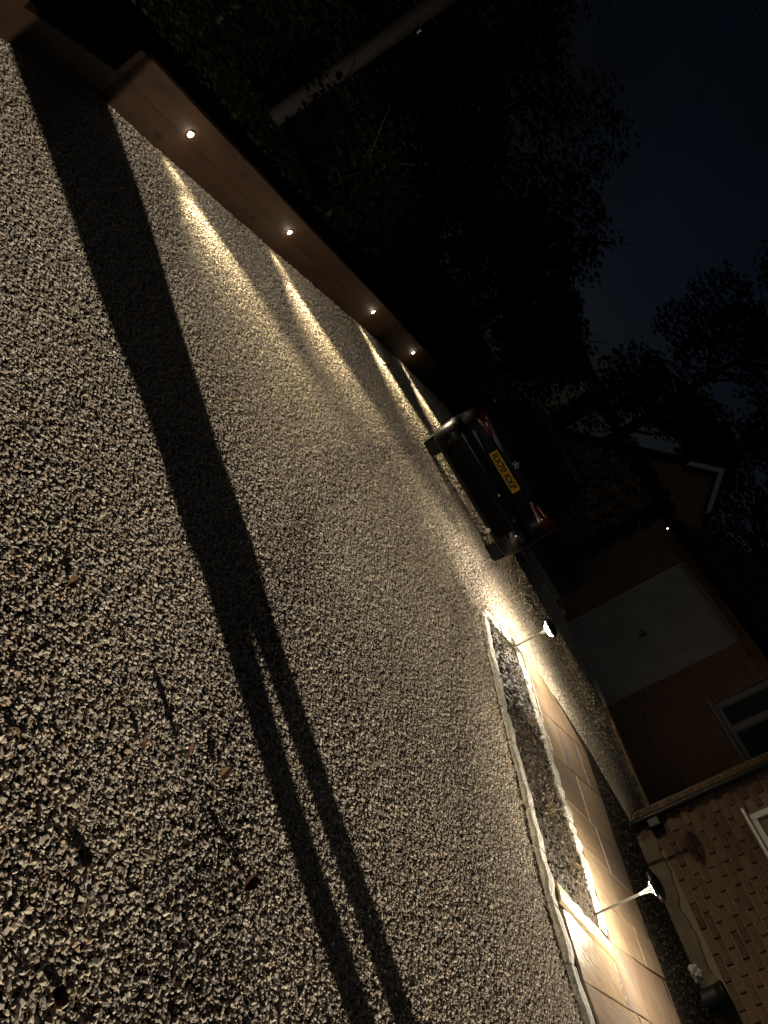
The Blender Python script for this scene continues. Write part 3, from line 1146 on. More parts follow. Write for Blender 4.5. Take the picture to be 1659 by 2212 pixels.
# ------------------------------------------------------------------ garage behind
GA = V(3.17, 12.86, 0)
GD = V(.5, -.866, 0).normalized()
GRZ = math.atan2(GD.y, GD.x)
garage = tag(empty('garage', tuple(GA), GRZ), 'brown brick garage with plain white up-and-over door and window', 'garage')
gi_ = Matrix.Rotation(-GRZ, 3, 'Z')
gs = -1 if (gi_ @ V(-1, -.6, 0)).y < 0 else 1
mb = MB()
# front wall in pieces round the door opening (x 0..1.85, z 0..2.12)
for (x0, x1, z0, z1) in [(-.62, -.03, 0, 2.42), (1.88, 2.62, 0, 2.42), (2.62, 6.0, 0, 1.36), (3.9, 6.0, 1.36, 2.42), (-.03, 1.88, 2.16, 2.42), (2.62, 3.9, 2.36, 2.42)]:
    mb.box(((x0 + x1) / 2, -gs * .11, (z0 + z1) / 2), (x1 - x0 - .001, .22, z1 - z0 - .001))
mb.box((-.51, -gs * 2.7, 1.21), (.21, 4.9, 2.42))
mb.build('wall', M['garage_brick'], garage)
mb = MB()
mb.box((.925, -gs * .10, 1.075), (1.83, .04, 2.13))
dr = mb.build('door', M['white_door'], garage)
for k in range(4):
    mb = MB()
    mb.box((.925, -gs * .078, .28 + k * .53), (1.78, .012, .50), bevel=.006)
    mb.build('door_panel', M['white_door'], dr)
mb = MB()
mb.box((.925, -gs * .06, 1.02), (.03, .02, .14), bevel=.006)
mb.tube([(.86, -gs * .03, 1.04), (.99, -gs * .03, 1.04)], .011, n=8)
mb.build('handle', M['black_plastic'], dr)
mb = MB()
for xx in (-.005, 1.855):
    mb.box((xx, -gs * .04, 1.075), (.05, .07, 2.14), bevel=.005)
mb.box((.925, -gs * .04, 2.15), (1.80, .07, .04))
mb.build('door_frame', M['white_door'], dr)
# strip window
wg = MB()
wg.box((3.26, -gs * .09, 1.86), (1.27, .02, .99))
wo = wg.build('window', M['pane'], garage)
mb = MB()
for (x0, x1, z0, z1) in [(2.625, 2.70, 1.365, 2.355), (3.82, 3.895, 1.365, 2.355), (2.70, 3.82, 1.365, 1.44), (2.70, 3.82, 2.30, 2.355), (3.02, 3.12, 1.44, 2.30)]:
    mb.box(((x0 + x1) / 2, -gs * .05, (z0 + z1) / 2), (x1 - x0, .06, z1 - z0), bevel=.005)
mb.build('frame', M['grey_frame'], wo)
mb = MB()
mb.box((3.26, gs * .02, 1.345), (1.40, .14, .035), bevel=.006)
mb.build('sill', M['grey_frame'], wo)
mb = MB()
mb.add([(-.85, gs * .28, 2.36), (4.7, gs * .28, 2.36), (4.7, -gs * 2.6, 3.9), (-.85, -gs * 2.6, 3.9), (-.85, -gs * 5.4, 2.36), (4.7, -gs * 5.4, 2.36)], [(0, 1, 2, 3), (3, 2, 5, 4), (0, 3, 4), (1, 5, 2), (0, 4, 5, 1)])
rf_o = mb.build('roof', M['tile'], garage)
mb = MB()
mb.box((1.925, gs * .285, 2.32), (5.55, .02, .13))
mb.build('fascia', M['car_plastic'], rf_o)
# small security camera with a violet light under the eave end
sc_ = at_range(1440, 1140, 12.7)
t = tag(empty('security_camera', tuple(sc_)), 'tiny security camera with violet light under the garage eave', 'camera')
mb = MB()
mb.lathe([(.028, 0), (.032, .01), (.032, .07), (.026, .09)], n=16, mat=Matrix.Rotation(math.radians(90), 3, 'X'))
mb.box((0, .10, .03), (.02, .10, .05))
mb.build('housing', M['black_plastic'], t)
mb = MB()
mb.lathe([(.013, -.004), (.013, .002), (.004, .004)], n=12, mat=Matrix.Rotation(math.radians(90), 3, 'X'))
o = mb.build('lens', M['led_violet'], t)
o.location = (0, -.092, 0)

# ------------------------------------------------------------------ far gabled house
apex = at_range(1562, 1012, 24)
gl_ = at_range(1488, 1000, 24)
gr_ = at_range(1543, 1097, 24)
fh = tag(empty('far_house', (apex.x, 24, 0)), 'distant dark house gable with pale bargeboards meeting at a point', 'house')
hw = 3.2
sl = (apex.z - gl_.z) / (apex.x - gl_.x)
sr = (apex.z - gr_.z) / (gr_.x - apex.x)
sl = sr = (sl + sr) / 2
ez = apex.z - hw * sl
mb = MB()
mb.add([(-hw, .2, 0), (hw, .2, 0), (hw, .2, ez), (0, .2, apex.z - .05), (-hw, .2, ez), (-hw, 8, 0), (hw, 8, 0), (hw, 8, ez), (0, 8, apex.z - .05), (-hw, 8, ez)],
       [(0, 1, 2, 3, 4), (5, 9, 8, 7, 6), (0, 4, 9, 5), (1, 6, 7, 2)])
mb.build('wall', M['garage_brick'], fh)
mb = MB()
for s in (-1, 1):
    e0 = V(s * (hw + .3), -.15, ez - .3 * sl)
    e1 = V(0, -.15, apex.z)
    mb.add([e0, e1, e1 + V(0, 8.4, 0), e0 + V(0, 8.4, 0), e0 + V(0, 0, .1), e1 + V(0, 0, .1), e1 + V(0, 8.4, .1), e0 + V(0, 8.4, .1)],
           [(0, 1, 2, 3), (4, 5, 6, 7), (0, 1, 5, 4), (3, 2, 6, 7), (0, 3, 7, 4)])
rfo = mb.build('roof', M['tile'], fh)
for s in (-1, 1):
    mb = MB()
    L0 = (apex.x - gl_.x) * 1.05 if s < 0 else (gr_.x - apex.x)
    a = V(0, -.19, apex.z)
    b = V(s * L0, -.19, apex.z - L0 * sl)
    d = V(0, 0, -.19)
    e = V(0, .035, 0)
    mb.add([a, b, b + d, a + d, a + e, b + e, b + d + e, a + d + e], [(0, 1, 2, 3), (4, 7, 6, 5), (0, 4, 5, 1), (3, 2, 6, 7), (1, 5, 6, 2), (0, 3, 7, 4)])
    mb.build('bargeboard', M['upvc'], rfo)

# ------------------------------------------------------------------ telegraph pole and overhead cable
tp = at_range(582, 259, 12.4)
t = tag(empty('telegraph_pole', (tp.x, 12.4, .05)), 'tall weathered timber telegraph pole behind the sleeper wall', 'pole')
mb = MB()
n_ = 16
q1 = at_range(937, 10, 12.4)
lean = (q1.x - tp.x) / (q1.z - tp.z)
mb.tube([(lean * z_, 0, z_) for z_ in (-.3, 1.5, 4.0, 7.8)], [.152, .146, .135, .115], n=20)
mb.build('shaft', M['pole'], t, smooth=True)
wt = at_range(905, 68, 12.26)
mb = MB()
mb.box((0, 0, 0), (.035, .012, .075), bevel=.004)
o = mb.build('tag_plate', M['white_tag'], t)
o.location = (wt.x - tp.x, wt.y - 12.4, wt.z - .05)
mb = MB()
mb.tube([(wt.x - tp.x - .12, wt.y - 12.4 + .1, wt.z - .05), (wt.x - tp.x, wt.y - 12.4 + .01, wt.z - .05)], .006, n=6)
mb.build('tag_pin', M['metal'], t)
for k in range(4):
    mb = MB()
    s = 1 if k % 2 else -1
    zz = 4.6 + k * .4
    mb.tube([(lean * zz + s * .1, 0, zz), (lean * zz + s * .25, 0, zz), (lean * zz + s * .25, 0, zz + .05)], .008, n=6)
    mb.build('step_iron', M['metal'], t)
p0 = V(tp.x + lean * 7.7, 12.4, 7.75)
c1 = at_range(1646, 0, 16)
c2 = at_range(1529, 183, 30)
mb = MB()
p3 = c2 + (c2 - c1) * .9
mb.tube([p0, p0.lerp(c1, .5), c1, c1.lerp(c2, .5), c2, p3], .014, n=6)
tag(mb.build('overhead_cable', M['black_plastic']), 'thin dark overhead cable sloping across the night sky', 'cable')


# ------------------------------------------------------------------ trees and hedges
def leaves(mbx, blobs, n, size, r_, shell=.55):
    tot = sum(b[1][0] * b[1][1] * b[1][2] for b in blobs)
    for c, rad in blobs:
        k = int(n * rad[0] * rad[1] * rad[2] / tot)
        for _ in range(k):
            d = V(r_.gauss(0, 1), r_.gauss(0, 1), r_.gauss(0, 1)).normalized()
            q = (shell + (1.08 - shell) * r_.random()) * (1 + .16 * math.sin(d.x * 5 + c[0]) * math.sin(d.z * 6 + c[1]))
            p = V(c[0] + d.x * rad[0] * q, c[1] + d.y * rad[1] * q, c[2] + d.z * rad[2] * q)
            s = size * r_.uniform(.6, 1.4)
            R = Matrix.Rotation(r_.uniform(0, 6.3), 3, 'Z') @ Matrix.Rotation(r_.uniform(-1.2, 1.2), 3, 'X')
            mbx.add([R @ Vector(v) * s + p for v in ((-1, 0, 0), (0, -.5, .15), (1, 0, 0), (0, .5, .15))], [(0, 1, 2, 3)])


def tree(name, x, y, z0, h, blobs, n, size, label, cat, seed, matl='leaf', trunk=.16, branches=9, group=None, spread=1.6):
    r_ = random.Random(seed)
    t = tag(empty(name, (x, y, z0)), label, cat, group)
    m1 = MB()
    top = V(r_.uniform(-.3, .3), r_.uniform(-.3, .3), h * .9)
    m1.tube([(0, 0, -.3), (.03, .02, h * .3), top * .6, top], [trunk, trunk * .8, trunk * .5, .02], n=9)
    for k in range(branches):
        s = top * r_.uniform(.3, .85)
        a = r_.uniform(0, 6.28)
        ln = spread * r_.uniform(.5, .85)
        e = s + V(math.cos(a) * ln, math.sin(a) * ln, ln * r_.uniform(.3, .9))
        mid = s.lerp(e, .5) + V(0, 0, -.1)
        m1.tube([s, mid, e], [trunk * .3, trunk * .2, .012], n=6)
        for q in range(3):
            b = s.lerp(e, r_.uniform(.4, .9))
            f = b + V(r_.uniform(-.6, .6), r_.uniform(-.6, .6), r_.uniform(.1, .7))
            m1.tube([b, f], [.018, .006], n=5, cap=False)
    m1.build('trunk', M['bark'], t)
    m2 = MB()
    leaves(m2, blobs, n, size, r_)
    m2.build('crown', M[matl], t)
    return t


def blobset(r_, w, z0, z1, k, rad):
    return [((r_.uniform(-w, w), r_.uniform(-w, w), r_.uniform(z0, z1)), (rad * r_.uniform(.7, 1.2),) * 2 + (rad * r_.uniform(.6, 1.0),)) for _ in range(k)]


rt_ = random.Random(33)
# shrubs on the bank, from the pole end to beyond the car
sh = [(-4.3, 11.6, 1.5, 'dense shrub on the bank just past the telegraph pole'), (-3.9, 13.6, 1.7, 'broad shrub on the bank above the mossy wall stretch'),
      (-3.0, 16.2, 1.8, 'broad shrub behind the far end of the sleeper wall')]
for i, (x, y, h, lab) in enumerate(sh):
    tree('bank_shrub', x, y, .08, h, blobset(rt_, .45, h * .3, h * .8, 7, h * .42), 2600, .06, lab, 'shrub', 50 + i, 'leaf2', .05, 5, 'shrubs on the bank', .5)
tr = [(-9.2, 17.0, 7.4, 2.6, 'tall loose tree behind the telegraph pole'), (-6.3, 18.5, 6.2, 2.3, 'leafy tree behind the bank shrubs, beside the tallest tree'),
      (-3.7, 19.5, 4.9, 1.9, 'rounded tree behind the far end of the sleeper wall'), (-1.7, 20.5, 3.7, 1.4, 'small dark tree in line behind the parked car')]
for i, (x, y, h, rad, lab) in enumerate(tr):
    tree('garden_tree', x, y, .3, h, blobset(rt_, rad * .55, h * .35, h * .82, 9, rad * .62), 9000, .085, lab, 'tree', 80 + i, 'leaf', .15, 10, 'trees round the garden', rad * .8)
tree('big_tree', 2.3, 34.0, 0, 14.0, [((rt_.uniform(-3.2, 3.6), rt_.uniform(-2, 2), rt_.uniform(4.4, 14.0)), (rt_.uniform(.9, 1.9),) * 2 + (rt_.uniform(.7, 1.4),)) for _ in range(26)], 18000, .14, 'large spreading tree rising behind the far gabled house', 'tree', 91, 'leaf2', .3, 16, 'trees round the garden', 3.2)
for i, (x, y, h, lab) in enumerate([(-8.2, 9.6, 3.4, 'tall hedge clump behind the telegraph pole, uphill of the loose tree'), (-8.8, 13.4, 3.6, 'tall hedge clump between the telegraph pole and the loose tree'),
                                    (-6.6, 15.2, 3.6, 'tall hedge clump in front of the leafy trees'), (-5.0, 16.9, 3.2, 'tall hedge clump in front of the rounded tree')]):
    tree('hedge_clump', x, y, .1, h, blobset(rt_, .8, h * .2, h * .85, 12, h * .34), 7000, .07, lab, 'hedge', 140 + i, 'leaf2', .07, 7, 'hedge clumps on the bank', .7)
tree('garden_tree', 9.6, 34.0, 0, 9.0, blobset(rt_, 2.6, 3.0, 8.0, 15, 2.1), 12000, .14, 'full dark tree beyond the garage roof, beside the far gabled house', 'tree', 95, 'leaf2', .2, 10, 'trees round the garden', 1.4)
# hedge behind the car and across the end of the drive
for i, (x, y, w, lab) in enumerate([(-1.2, 17.6, 1.5, 'clipped dark hedge at the end of the drive, wall side'), (1.7, 17.8, 1.5, 'clipped dark hedge at the end of the drive, garage side')]):
    t = tag(empty('hedge', (x, y, 0)), lab, 'hedge', 'hedges closing the drive')
    m2 = MB()
    r_ = random.Random(120 + i)
    for _ in range(7000):
        d = V(r_.uniform(-1, 1), r_.uniform(-1, 1), r_.uniform(-1, 1))
        k = max(abs(d.x), abs(d.y), abs(d.z))
        d = d / k * r_.uniform(.82, 1.04)
        p = V(d.x * w, d.y * .6, 1.45 + d.z * 1.4)
        R = Matrix.Rotation(r_.uniform(0, 6.3), 3, 'Z') @ Matrix.Rotation(r_.uniform(-1.2, 1.2), 3, 'X')
        m2.add([R @ Vector(v) * .07 + p for v in ((-1, 0, 0), (0, -.5, .15), (1, 0, 0), (0, .5, .15))], [(0, 1, 2, 3)])
    m2.build('foliage', M['leaf2'], t)
    m3 = MB()
    for k in range(5):
        xx = -w + .3 + k * (2 * w - .6) / 4
        m3.tube([(xx, 0, -.05), (xx + .05, .03, 1.2), (xx + .1, -.05, 2.5)], [.04, .03, .01], n=6)
    m3.build('stems', M['bark'], t)


# ------------------------------------------------------------------ parked car (seen from behind)
def car():
    root = tag(empty('parked_car', (.325, 8.66, 0), math.radians(-3.0)), 'dark small hatchback parked on the gravel beside the sleeper wall, rear plate RX70 KXP', 'car')
    # rings by height: (z, rear_y, front_y, half_width, corner_radius)
    def ring(z, yr, yf, hw_, cr_, n=7):
        pts = []
        for (sx, sy) in ((1, -1), (1, 1), (-1, 1), (-1, -1)):
            cxx = sx * (hw_ - cr_)
            cyy = (yr + cr_) if sy < 0 else (yf - cr_ * 1.6)
            a0 = {(1, -1): -90, (1, 1): 0, (-1, 1): 90, (-1, -1): 180}[(sx, sy)]
            for k in range(n):
                a = math.radians(a0 + 90 * k / (n - 1))
                ry = cr_ if sy < 0 else cr_ * 1.6
                pts.append((cxx + cr_ * math.cos(a), cyy + ry * math.sin(a), z))
        # slight crown of the rear face: bow out in the middle is given by extra points
        return pts
    lower = [(.205, .14, 3.75, .80, .16), (.235, .09, 3.86, .835, .19), (.32, .05, 3.92, .855, .23), (.42, .03, 3.95, .866, .26), (.52, .03, 3.96, .872, .28), (.565, .045, 3.95, .874, .29),
             (.60, .085, 3.93, .872, .32), (.66, .10, 3.90, .870, .31), (.76, .105, 3.84, .866, .31), (.84, .115, 3.74, .858, .31), (.90, .145, 3.55, .842, .31), (.95, .19, 3.2, .822, .31)]
    upper = [(.95, .19, 3.2, .822, .31), (.985, .22, 2.95, .79, .31), (1.10, .30, 2.74, .745, .30), (1.22, .39, 2.52, .69, .28), (1.33, .48, 2.32, .635, .27), (1.375, .44, 2.22, .60, .26), (1.41, .50, 2.10, .56, .26), (1.44, .62, 1.95, .48, .24), (1.455, .80, 1.75, .36, .2)]

    def loft(rings):
        rs = [ring(*q) for q in rings]
        n = len(rs[0])
        q = MB()
        verts = sum(rs, [])
        faces = []
        for i in range(len(rs) - 1):
            for j in range(n):
                j2 = (j + 1) % n
                faces.append((i * n + j, i * n + j2, (i + 1) * n + j2, (i + 1) * n + j))
        faces.append(tuple(range(n))[::-1])
        faces.append(tuple((len(rs) - 1) * n + j for j in range(n)))
        q.add(verts, faces)
        return q
    body = loft(lower).build('body', M['paint'], root, smooth=True)
    # wheel arches
    cut = MB()
    for sx in (-1, 1):
        for yy in (.72, 3.14):
            cut.tube([(sx * .60, yy, .31), (sx * 1.0, yy, .31)], .355, n=28)
    co = cut.build('arch_cut', M['car_plastic'])
    co.parent = root
    md = body.modifiers.new('arches', 'BOOLEAN')
    md.object = co
    md.operation = 'DIFFERENCE'
    md.solver = 'EXACT'
    bpy.context.view_layer.update()
    dg = bpy.context.evaluated_depsgraph_get()
    me2 = bpy.data.meshes.new_from_object(body.evaluated_get(dg))
    body.modifiers.clear()
    body.data = me2
    bpy.data.objects.remove(co)
    cabin = loft(upper).build('cabin', M['paint'], root, smooth=True)
    # rear window, side windows laid 5 mm proud of the cabin
    def cab(z):
        for a, b in zip(upper, upper[1:]):
            if a[0] <= z <= b[0]:
                k = (z - a[0]) / (b[0] - a[0])
                return [a[i] + (b[i] - a[i]) * k for i in range(5)]
    q = MB()
    vs, fs = [], []
    zs = [1.0, 1.06, 1.14, 1.22, 1.30, 1.34]
    xs_ = [-.9, -.6, -.3, 0, .3, .6, .9]
    for z_ in zs:
        _, yr, yf, hw_, cr_ = cab(z_)
        e = .04 if z_ in (zs[0], zs[-1]) else 0
        for u in xs_:
            x_ = u * (hw_ - cr_ * .45) * (1 - e)
            dx = max(0, abs(x_) - (hw_ - cr_))
            y_ = yr + cr_ - math.sqrt(max(cr_ ** 2 - dx ** 2, 0))
            vs.append((x_, y_ - .006, z_ + .002))
    k = len(xs_)
    for i in range(len(zs) - 1):
        for j in range(k - 1):
            fs.append((i * k + j, i * k + j + 1, (i + 1) * k + j + 1, (i + 1) * k + j))
    q.add(vs, fs)
    rw = q.build('rear_window', M['car_glass'], root, smooth='all')
    q = MB()
    q.tube([(.0, .285, 1.02), (-.18, .33, 1.10), (-.42, .335, 1.11)], [.012, .008, .005], n=6)
    q.build('wiper', M['car_plastic'], rw)
    for s in (-1, 1):
        for (y0, y1) in ((.62, 1.35), (1.42, 2.25)):
            q = MB()
            vs = []
            for z_ in (1.0, 1.15, 1.31):
                _, yr, yf, hw_, cr_ = cab(z_)
                kk = (z_ - 1.0)
                vs += [(s * (hw_ + .004), y0 + kk * (.5 if y0 < 1 else 0), z_), (s * (hw_ + .004), y1 - kk * (.35 if y0 > 1 else 0), z_)]
            q.add(vs, [(0, 1, 3, 2), (2, 3, 5, 4)])
            q.build('side_window', M['car_glass'], root)
    # spoiler over the rear window
    q = MB()
    q.box((0, .40, 1.385), (1.10, .16, .035), rot=Matrix.Rotation(math.radians(-8), 3, 'X'), bevel=.012)
    sp_ = q.build('spoiler', M['paint'], root)
    q = MB()
    q.box((0, .318, 1.385), (.22, .012, .016), bevel=.003)
    q.build('brake_light', M['dark_red'], sp_)

    def rear_y(x_, z_):
        for a, b in zip(lower, lower[1:]):
            if a[0] <= z_ <= b[0]:
                kk = (z_ - a[0]) / (b[0] - a[0])
                _, yr, yf, hw_, cr_ = [a[i] + (b[i] - a[i]) * kk for i in range(5)]
                dx = max(0, abs(x_) - (hw_ - cr_))
                return yr + cr_ - math.sqrt(max(cr_ ** 2 - min(dx, cr_ * .999) ** 2, 0))
        return .2

    def skin_patch(outline, nx, nz, off, name, matl, parent=root):
        """patch following the rear skin; outline(u, v) -> (x, z)"""
        q_ = MB()
        vs_ = []
        for lay in (off, -.02):
            for j in range(nz + 1):
                for i in range(nx + 1):
                    x_, z_ = outline(i / nx, j / nz)
                    o_ = lay
                    if lay == off and (i in (0, nx) or j in (0, nz)):
                        o_ = lay * .35
                    vs_.append((x_, rear_y(x_, z_) - o_, z_))
        w_ = nx + 1
        tot_ = w_ * (nz + 1)
        f_ = [(j * w_ + i, j * w_ + i + 1, (j + 1) * w_ + i + 1, (j + 1) * w_ + i) for j in range(nz) for i in range(nx)]
        q_.add(vs_[:tot_], f_)
        return q_.build(name, matl, parent, smooth=True)
    # tail lights
    for s in (-1, 1):
        def outl(u, v, s=s):
            x_ = s * (.40 + .42 * u)
            zc = .785 + .05 * u
            hh = .014 + .066 * min(1, u * 1.3)
            return x_, zc + (v - .5) * 2 * hh * (1 if u < .9 else .8)
        tl = skin_patch(outl, 10, 4, .016, 'tail_light', M['red_lens'])

        def outl2(u, v, s=s):
            x_ = s * (.50 + .20 * u)
            return x_, .835 + .022 * u + (v - .5) * .05
        skin_patch(outl2, 6, 2, .026, 'indicator', M['amber_lens'], tl)
    # tailgate pressing: recess shelf for the plate
    skin_patch(lambda u, v: (-.56 + 1.12 * u, .640 + .028 * v + .035 * abs(2 * u - 1) ** 3), 14, 2, .034, 'tailgate_ledge', M['paint'])
    skin_patch(lambda u, v: (-.44 + .88 * u, .772 + .022 * v), 14, 2, .028, 'tailgate_strip', M['paint'])
    # bumper mouldings
    skin_patch(lambda u, v: (-.60 + 1.2 * u, .26 + .20 * v - .0 * u), 14, 5, .012, 'lower_bumper', M['car_plastic'])
    skin_patch(lambda u, v: (-.78 + 1.56 * u, .485 + .03 * v), 18, 2, .022, 'bumper_strip', M['paint'])
    for s in (-1, 1):
        q = MB()
        q.lathe([(.034, -.012), (.040, -.006), (.040, .002), (.030, .004)], n=18, mat=Matrix.Rotation(math.radians(90), 3, 'X'), origin=(s * .63, rear_y(.63, .36) - .004, .36))
        rfl = q.build('fog_light', M['car_plastic'], root, smooth=True)
        q = MB()
        q.lathe([(.028, 0), (.026, .006), (.01, .009)], n=16, mat=Matrix.Rotation(math.radians(90), 3, 'X'), origin=(s * .63, rear_y(.63, .36) - .006, .36))
        q.build('lens', M['dark_red'], rfl)
    for xx in (-.5, -.18, .18, .5):
        q = MB()
        q.lathe([(.012, -.004), (.012, .003), (.005, .005)], n=12, mat=Matrix.Rotation(math.radians(90), 3, 'X'), origin=(xx, rear_y(xx, .53) - .002, .53))
        q.build('parking_sensor', M['chrome'] if xx == .18 else M['paint'], root)
    q = MB()
    q.tube([(.46, .06, .22), (.46, .30, .23)], .028, n=14)
    q.build('exhaust', M['chrome'], root, smooth=True)
    # number plate
    px_, pz_ = -.02, .715
    py_ = rear_y(0, pz_) - .018
    q = MB()
    q.box((px_, py_, pz_), (.52, .008, .111), bevel=.004)
    pl_ = q.build('number_plate', M['plate'], root)
    cu = bpy.data.curves.new('plate_text', 'FONT')
    cu.body = 'RX70 KXP'
    cu.align_x, cu.align_y = 'CENTER', 'CENTER'
    cu.size = .108
    cu.space_character = 1.04
    cu.extrude = .0006
    cu.offset = .0045
    to = bpy.data.objects.new('characters', cu)
    col.objects.link(to)
    bpy.context.view_layer.update()
    dg = bpy.context.evaluated_depsgraph_get()
    tm = bpy.data.meshes.new_from_object(to.evaluated_get(dg))
    bpy.data.objects.remove(to)
    xs2 = [v.co.x for v in tm.vertices]
    ys2 = [v.co.y for v in tm.vertices]
    w2, h2 = max(xs2) - min(xs2), max(ys2) - min(ys2)
    mx, my = (max(xs2) + min(xs2)) / 2, (max(ys2) + min(ys2)) / 2
    for v in tm.vertices:
        v.co = ((v.co.x - mx) * .455 / w2 + px_, py_ - .0052 - v.co.z, (v.co.y - my) * .076 / h2 + pz_)
    tm.materials.clear()
    tm.materials.append(M['plate_black'])
    to = bpy.data.objects.new('characters', tm)
    col.objects.link(to)
    to.parent = pl_
    # emblem: two stacked chevrons
    ex, ez_ = -.02, .862
    ey = rear_y(0, ez_) - .012
    for dz_ in (-.017, .017):
        q = MB()
        for s in (-1, 1):
            q.add([(ex, ey, ez_ + dz_ + .022), (ex + s * .042, ey, ez_ + dz_ - .012), (ex + s * .042, ey, ez_ + dz_ - .027), (ex, ey, ez_ + dz_ + .006),
                   (ex, ey + .02, ez_ + dz_ + .022), (ex + s * .042, ey + .02, ez_ + dz_ - .012), (ex + s * .042, ey + .02, ez_ + dz_ - .027), (ex, ey + .02, ez_ + dz_ + .006)],
                  [(0, 1, 2, 3), (4, 7, 6, 5), (0, 4, 5, 1), (1, 5, 6, 2), (2, 6, 7, 3)])
        q.build('emblem', M['grey_frame'], root)
    # wheels
    for sx in (-1, 1):
        for yy in (.72, 3.14):
            w_ = empty('wheel', (sx * .745, yy, .31))
            w_.parent = root
            Ry = Matrix.Rotation(math.radians(90), 3, 'Y')
            q = MB()
            q.lathe([(.20, -.095), (.285, -.10), (.305, -.085), (.312, -.05), (.312, .05), (.305, .085), (.285, .10), (.20, .095)], n=40, mat=Ry)
            q.build('tyre', M['tyre'], w_, smooth=True)
            q = MB()
            q.lathe([(.205, -.07), (.205, .07), (.19, .08)], n=28, mat=Ry)
            for k_ in range(5):
                a = k_ * 2 * math.pi / 5
                q.box((sx * .082, math.cos(a) * .10, math.sin(a) * .10), (.02, .19, .05), rot=Matrix.Rotation(a, 3, 'X'))
            q.build('rim', M['metal'], w_, smooth=True)
    # mirrors
    for s in (-1, 1):
        q = MB()
        q.box((s * .94, 2.35, 1.0), (.17, .10, .13), bevel=.03)
        q.build('door_mirror', M['paint'], root)


car()

# ------------------------------------------------------------------ fallen leaves on the gravel
for i, (px, py, s, tilt) in enumerate([(388, 1632, .031, .8), (476, 1675, .028, .35), (500, 1876, .034, .4), (530, 1915, .030, .4), (168, 1860, .033, .35), (116, 2160, .030, .35), (300, 1612, .019, .5),
                                       (592, 1722, .018, .2), (24, 1590, .026, .2), (150, 1262, .026, .3), (787, 1480, .025, .2), (812, 1600, .02, .2), (1172, 2030, .02, .3), (830, 1300, .02, .2)]):
    p = on_ground(px, py, .015)
    r_ = random.Random(200 + i)
    q = MB()
    outl = [(-1.3, 0), (-.9, .06), (-.6, .42), (-.1, .62), (.4, .45), (1.0, 0.0), (.4, -.45), (-.1, -.6), (-.6, -.4), (-.9, -.06)]
    vs = [Vector((x, y * r_.uniform(.8, 1.1), .35 * abs(y) + .12 * x * x + r_.uniform(-.05, .05))) * s for x, y in outl] + [Vector((-.2, 0, -.05)) * s, Vector((.4, 0, 0)) * s]
    R = Matrix.Rotation(r_.uniform(0, 6.3), 3, 'Z') @ Matrix.Rotation(tilt * r_.choice((-1, 1)), 3, 'Y') @ Matrix.Rotation(r_.uniform(-.25, .25), 3, 'X')
    vs = [R @ v for v in vs]
    zmin = min(v.z for v in vs)
    vs = [v + V(0, 0, -zmin) for v in vs]
    q.add(vs, [(0, 1, 10), (1, 2, 10), (2, 3, 10), (3, 11, 10), (3, 4, 11), (4, 5, 11), (5, 6, 11), (6, 7, 11), (7, 10, 11), (7, 8, 10), (8, 9, 10), (9, 0, 10)])
    o = q.build('fallen_leaf', M['dead_leaf'])
    o.location = p + V(0, 0, .008)
    tag(o, 'curled dry brown fallen leaf lying on the gravel', 'leaf', 'fallen leaves on the gravel')

# ------------------------------------------------------------------ floodlight on the house front, out of the picture to the right
FL = FAC0 + FDIR * 13.05 + FNOR * .15 + V(0, 0, 2.3)
aim_at = V(2.3, 1.0, 0)
fdir = (aim_at - FL).normalized()
t = tag(empty('floodlight', tuple(FL)), 'black security floodlight fixed to the brick house front', 'floodlight')
Rf = fdir.to_track_quat('Z', 'Y').to_matrix()
mb = MB()
mb.box(Rf @ V(0, 0, -.055), (.16, .12, .06), rot=Rf, bevel=.01)
mb.build('housing', M['black_plastic'], t)
mb = MB()
mb.box(Rf @ V(0, 0, -.023), (.13, .09, .006), rot=Rf)
mb.build('lens', M['led_flood'], t)
mb = MB()
mb.tube([Rf @ V(0, 0, -.08), FNOR * -.13], .014, n=8)
mb.build('bracket', M['black_plastic'], t)
fl = bpy.data.lights.new('floodlight_light', 'SPOT')
fl.energy = FLOOD_W
fl.color = (1.0, .885, .71)
fl.spot_size = math.radians(54)
fl.spot_blend = 1.0
fl.shadow_soft_size = .03
fo = bpy.data.objects.new('light', fl)
col.objects.link(fo)
fo.parent = t
fo.rotation_euler = fdir.to_track_quat('-Z', 'Y').to_euler()


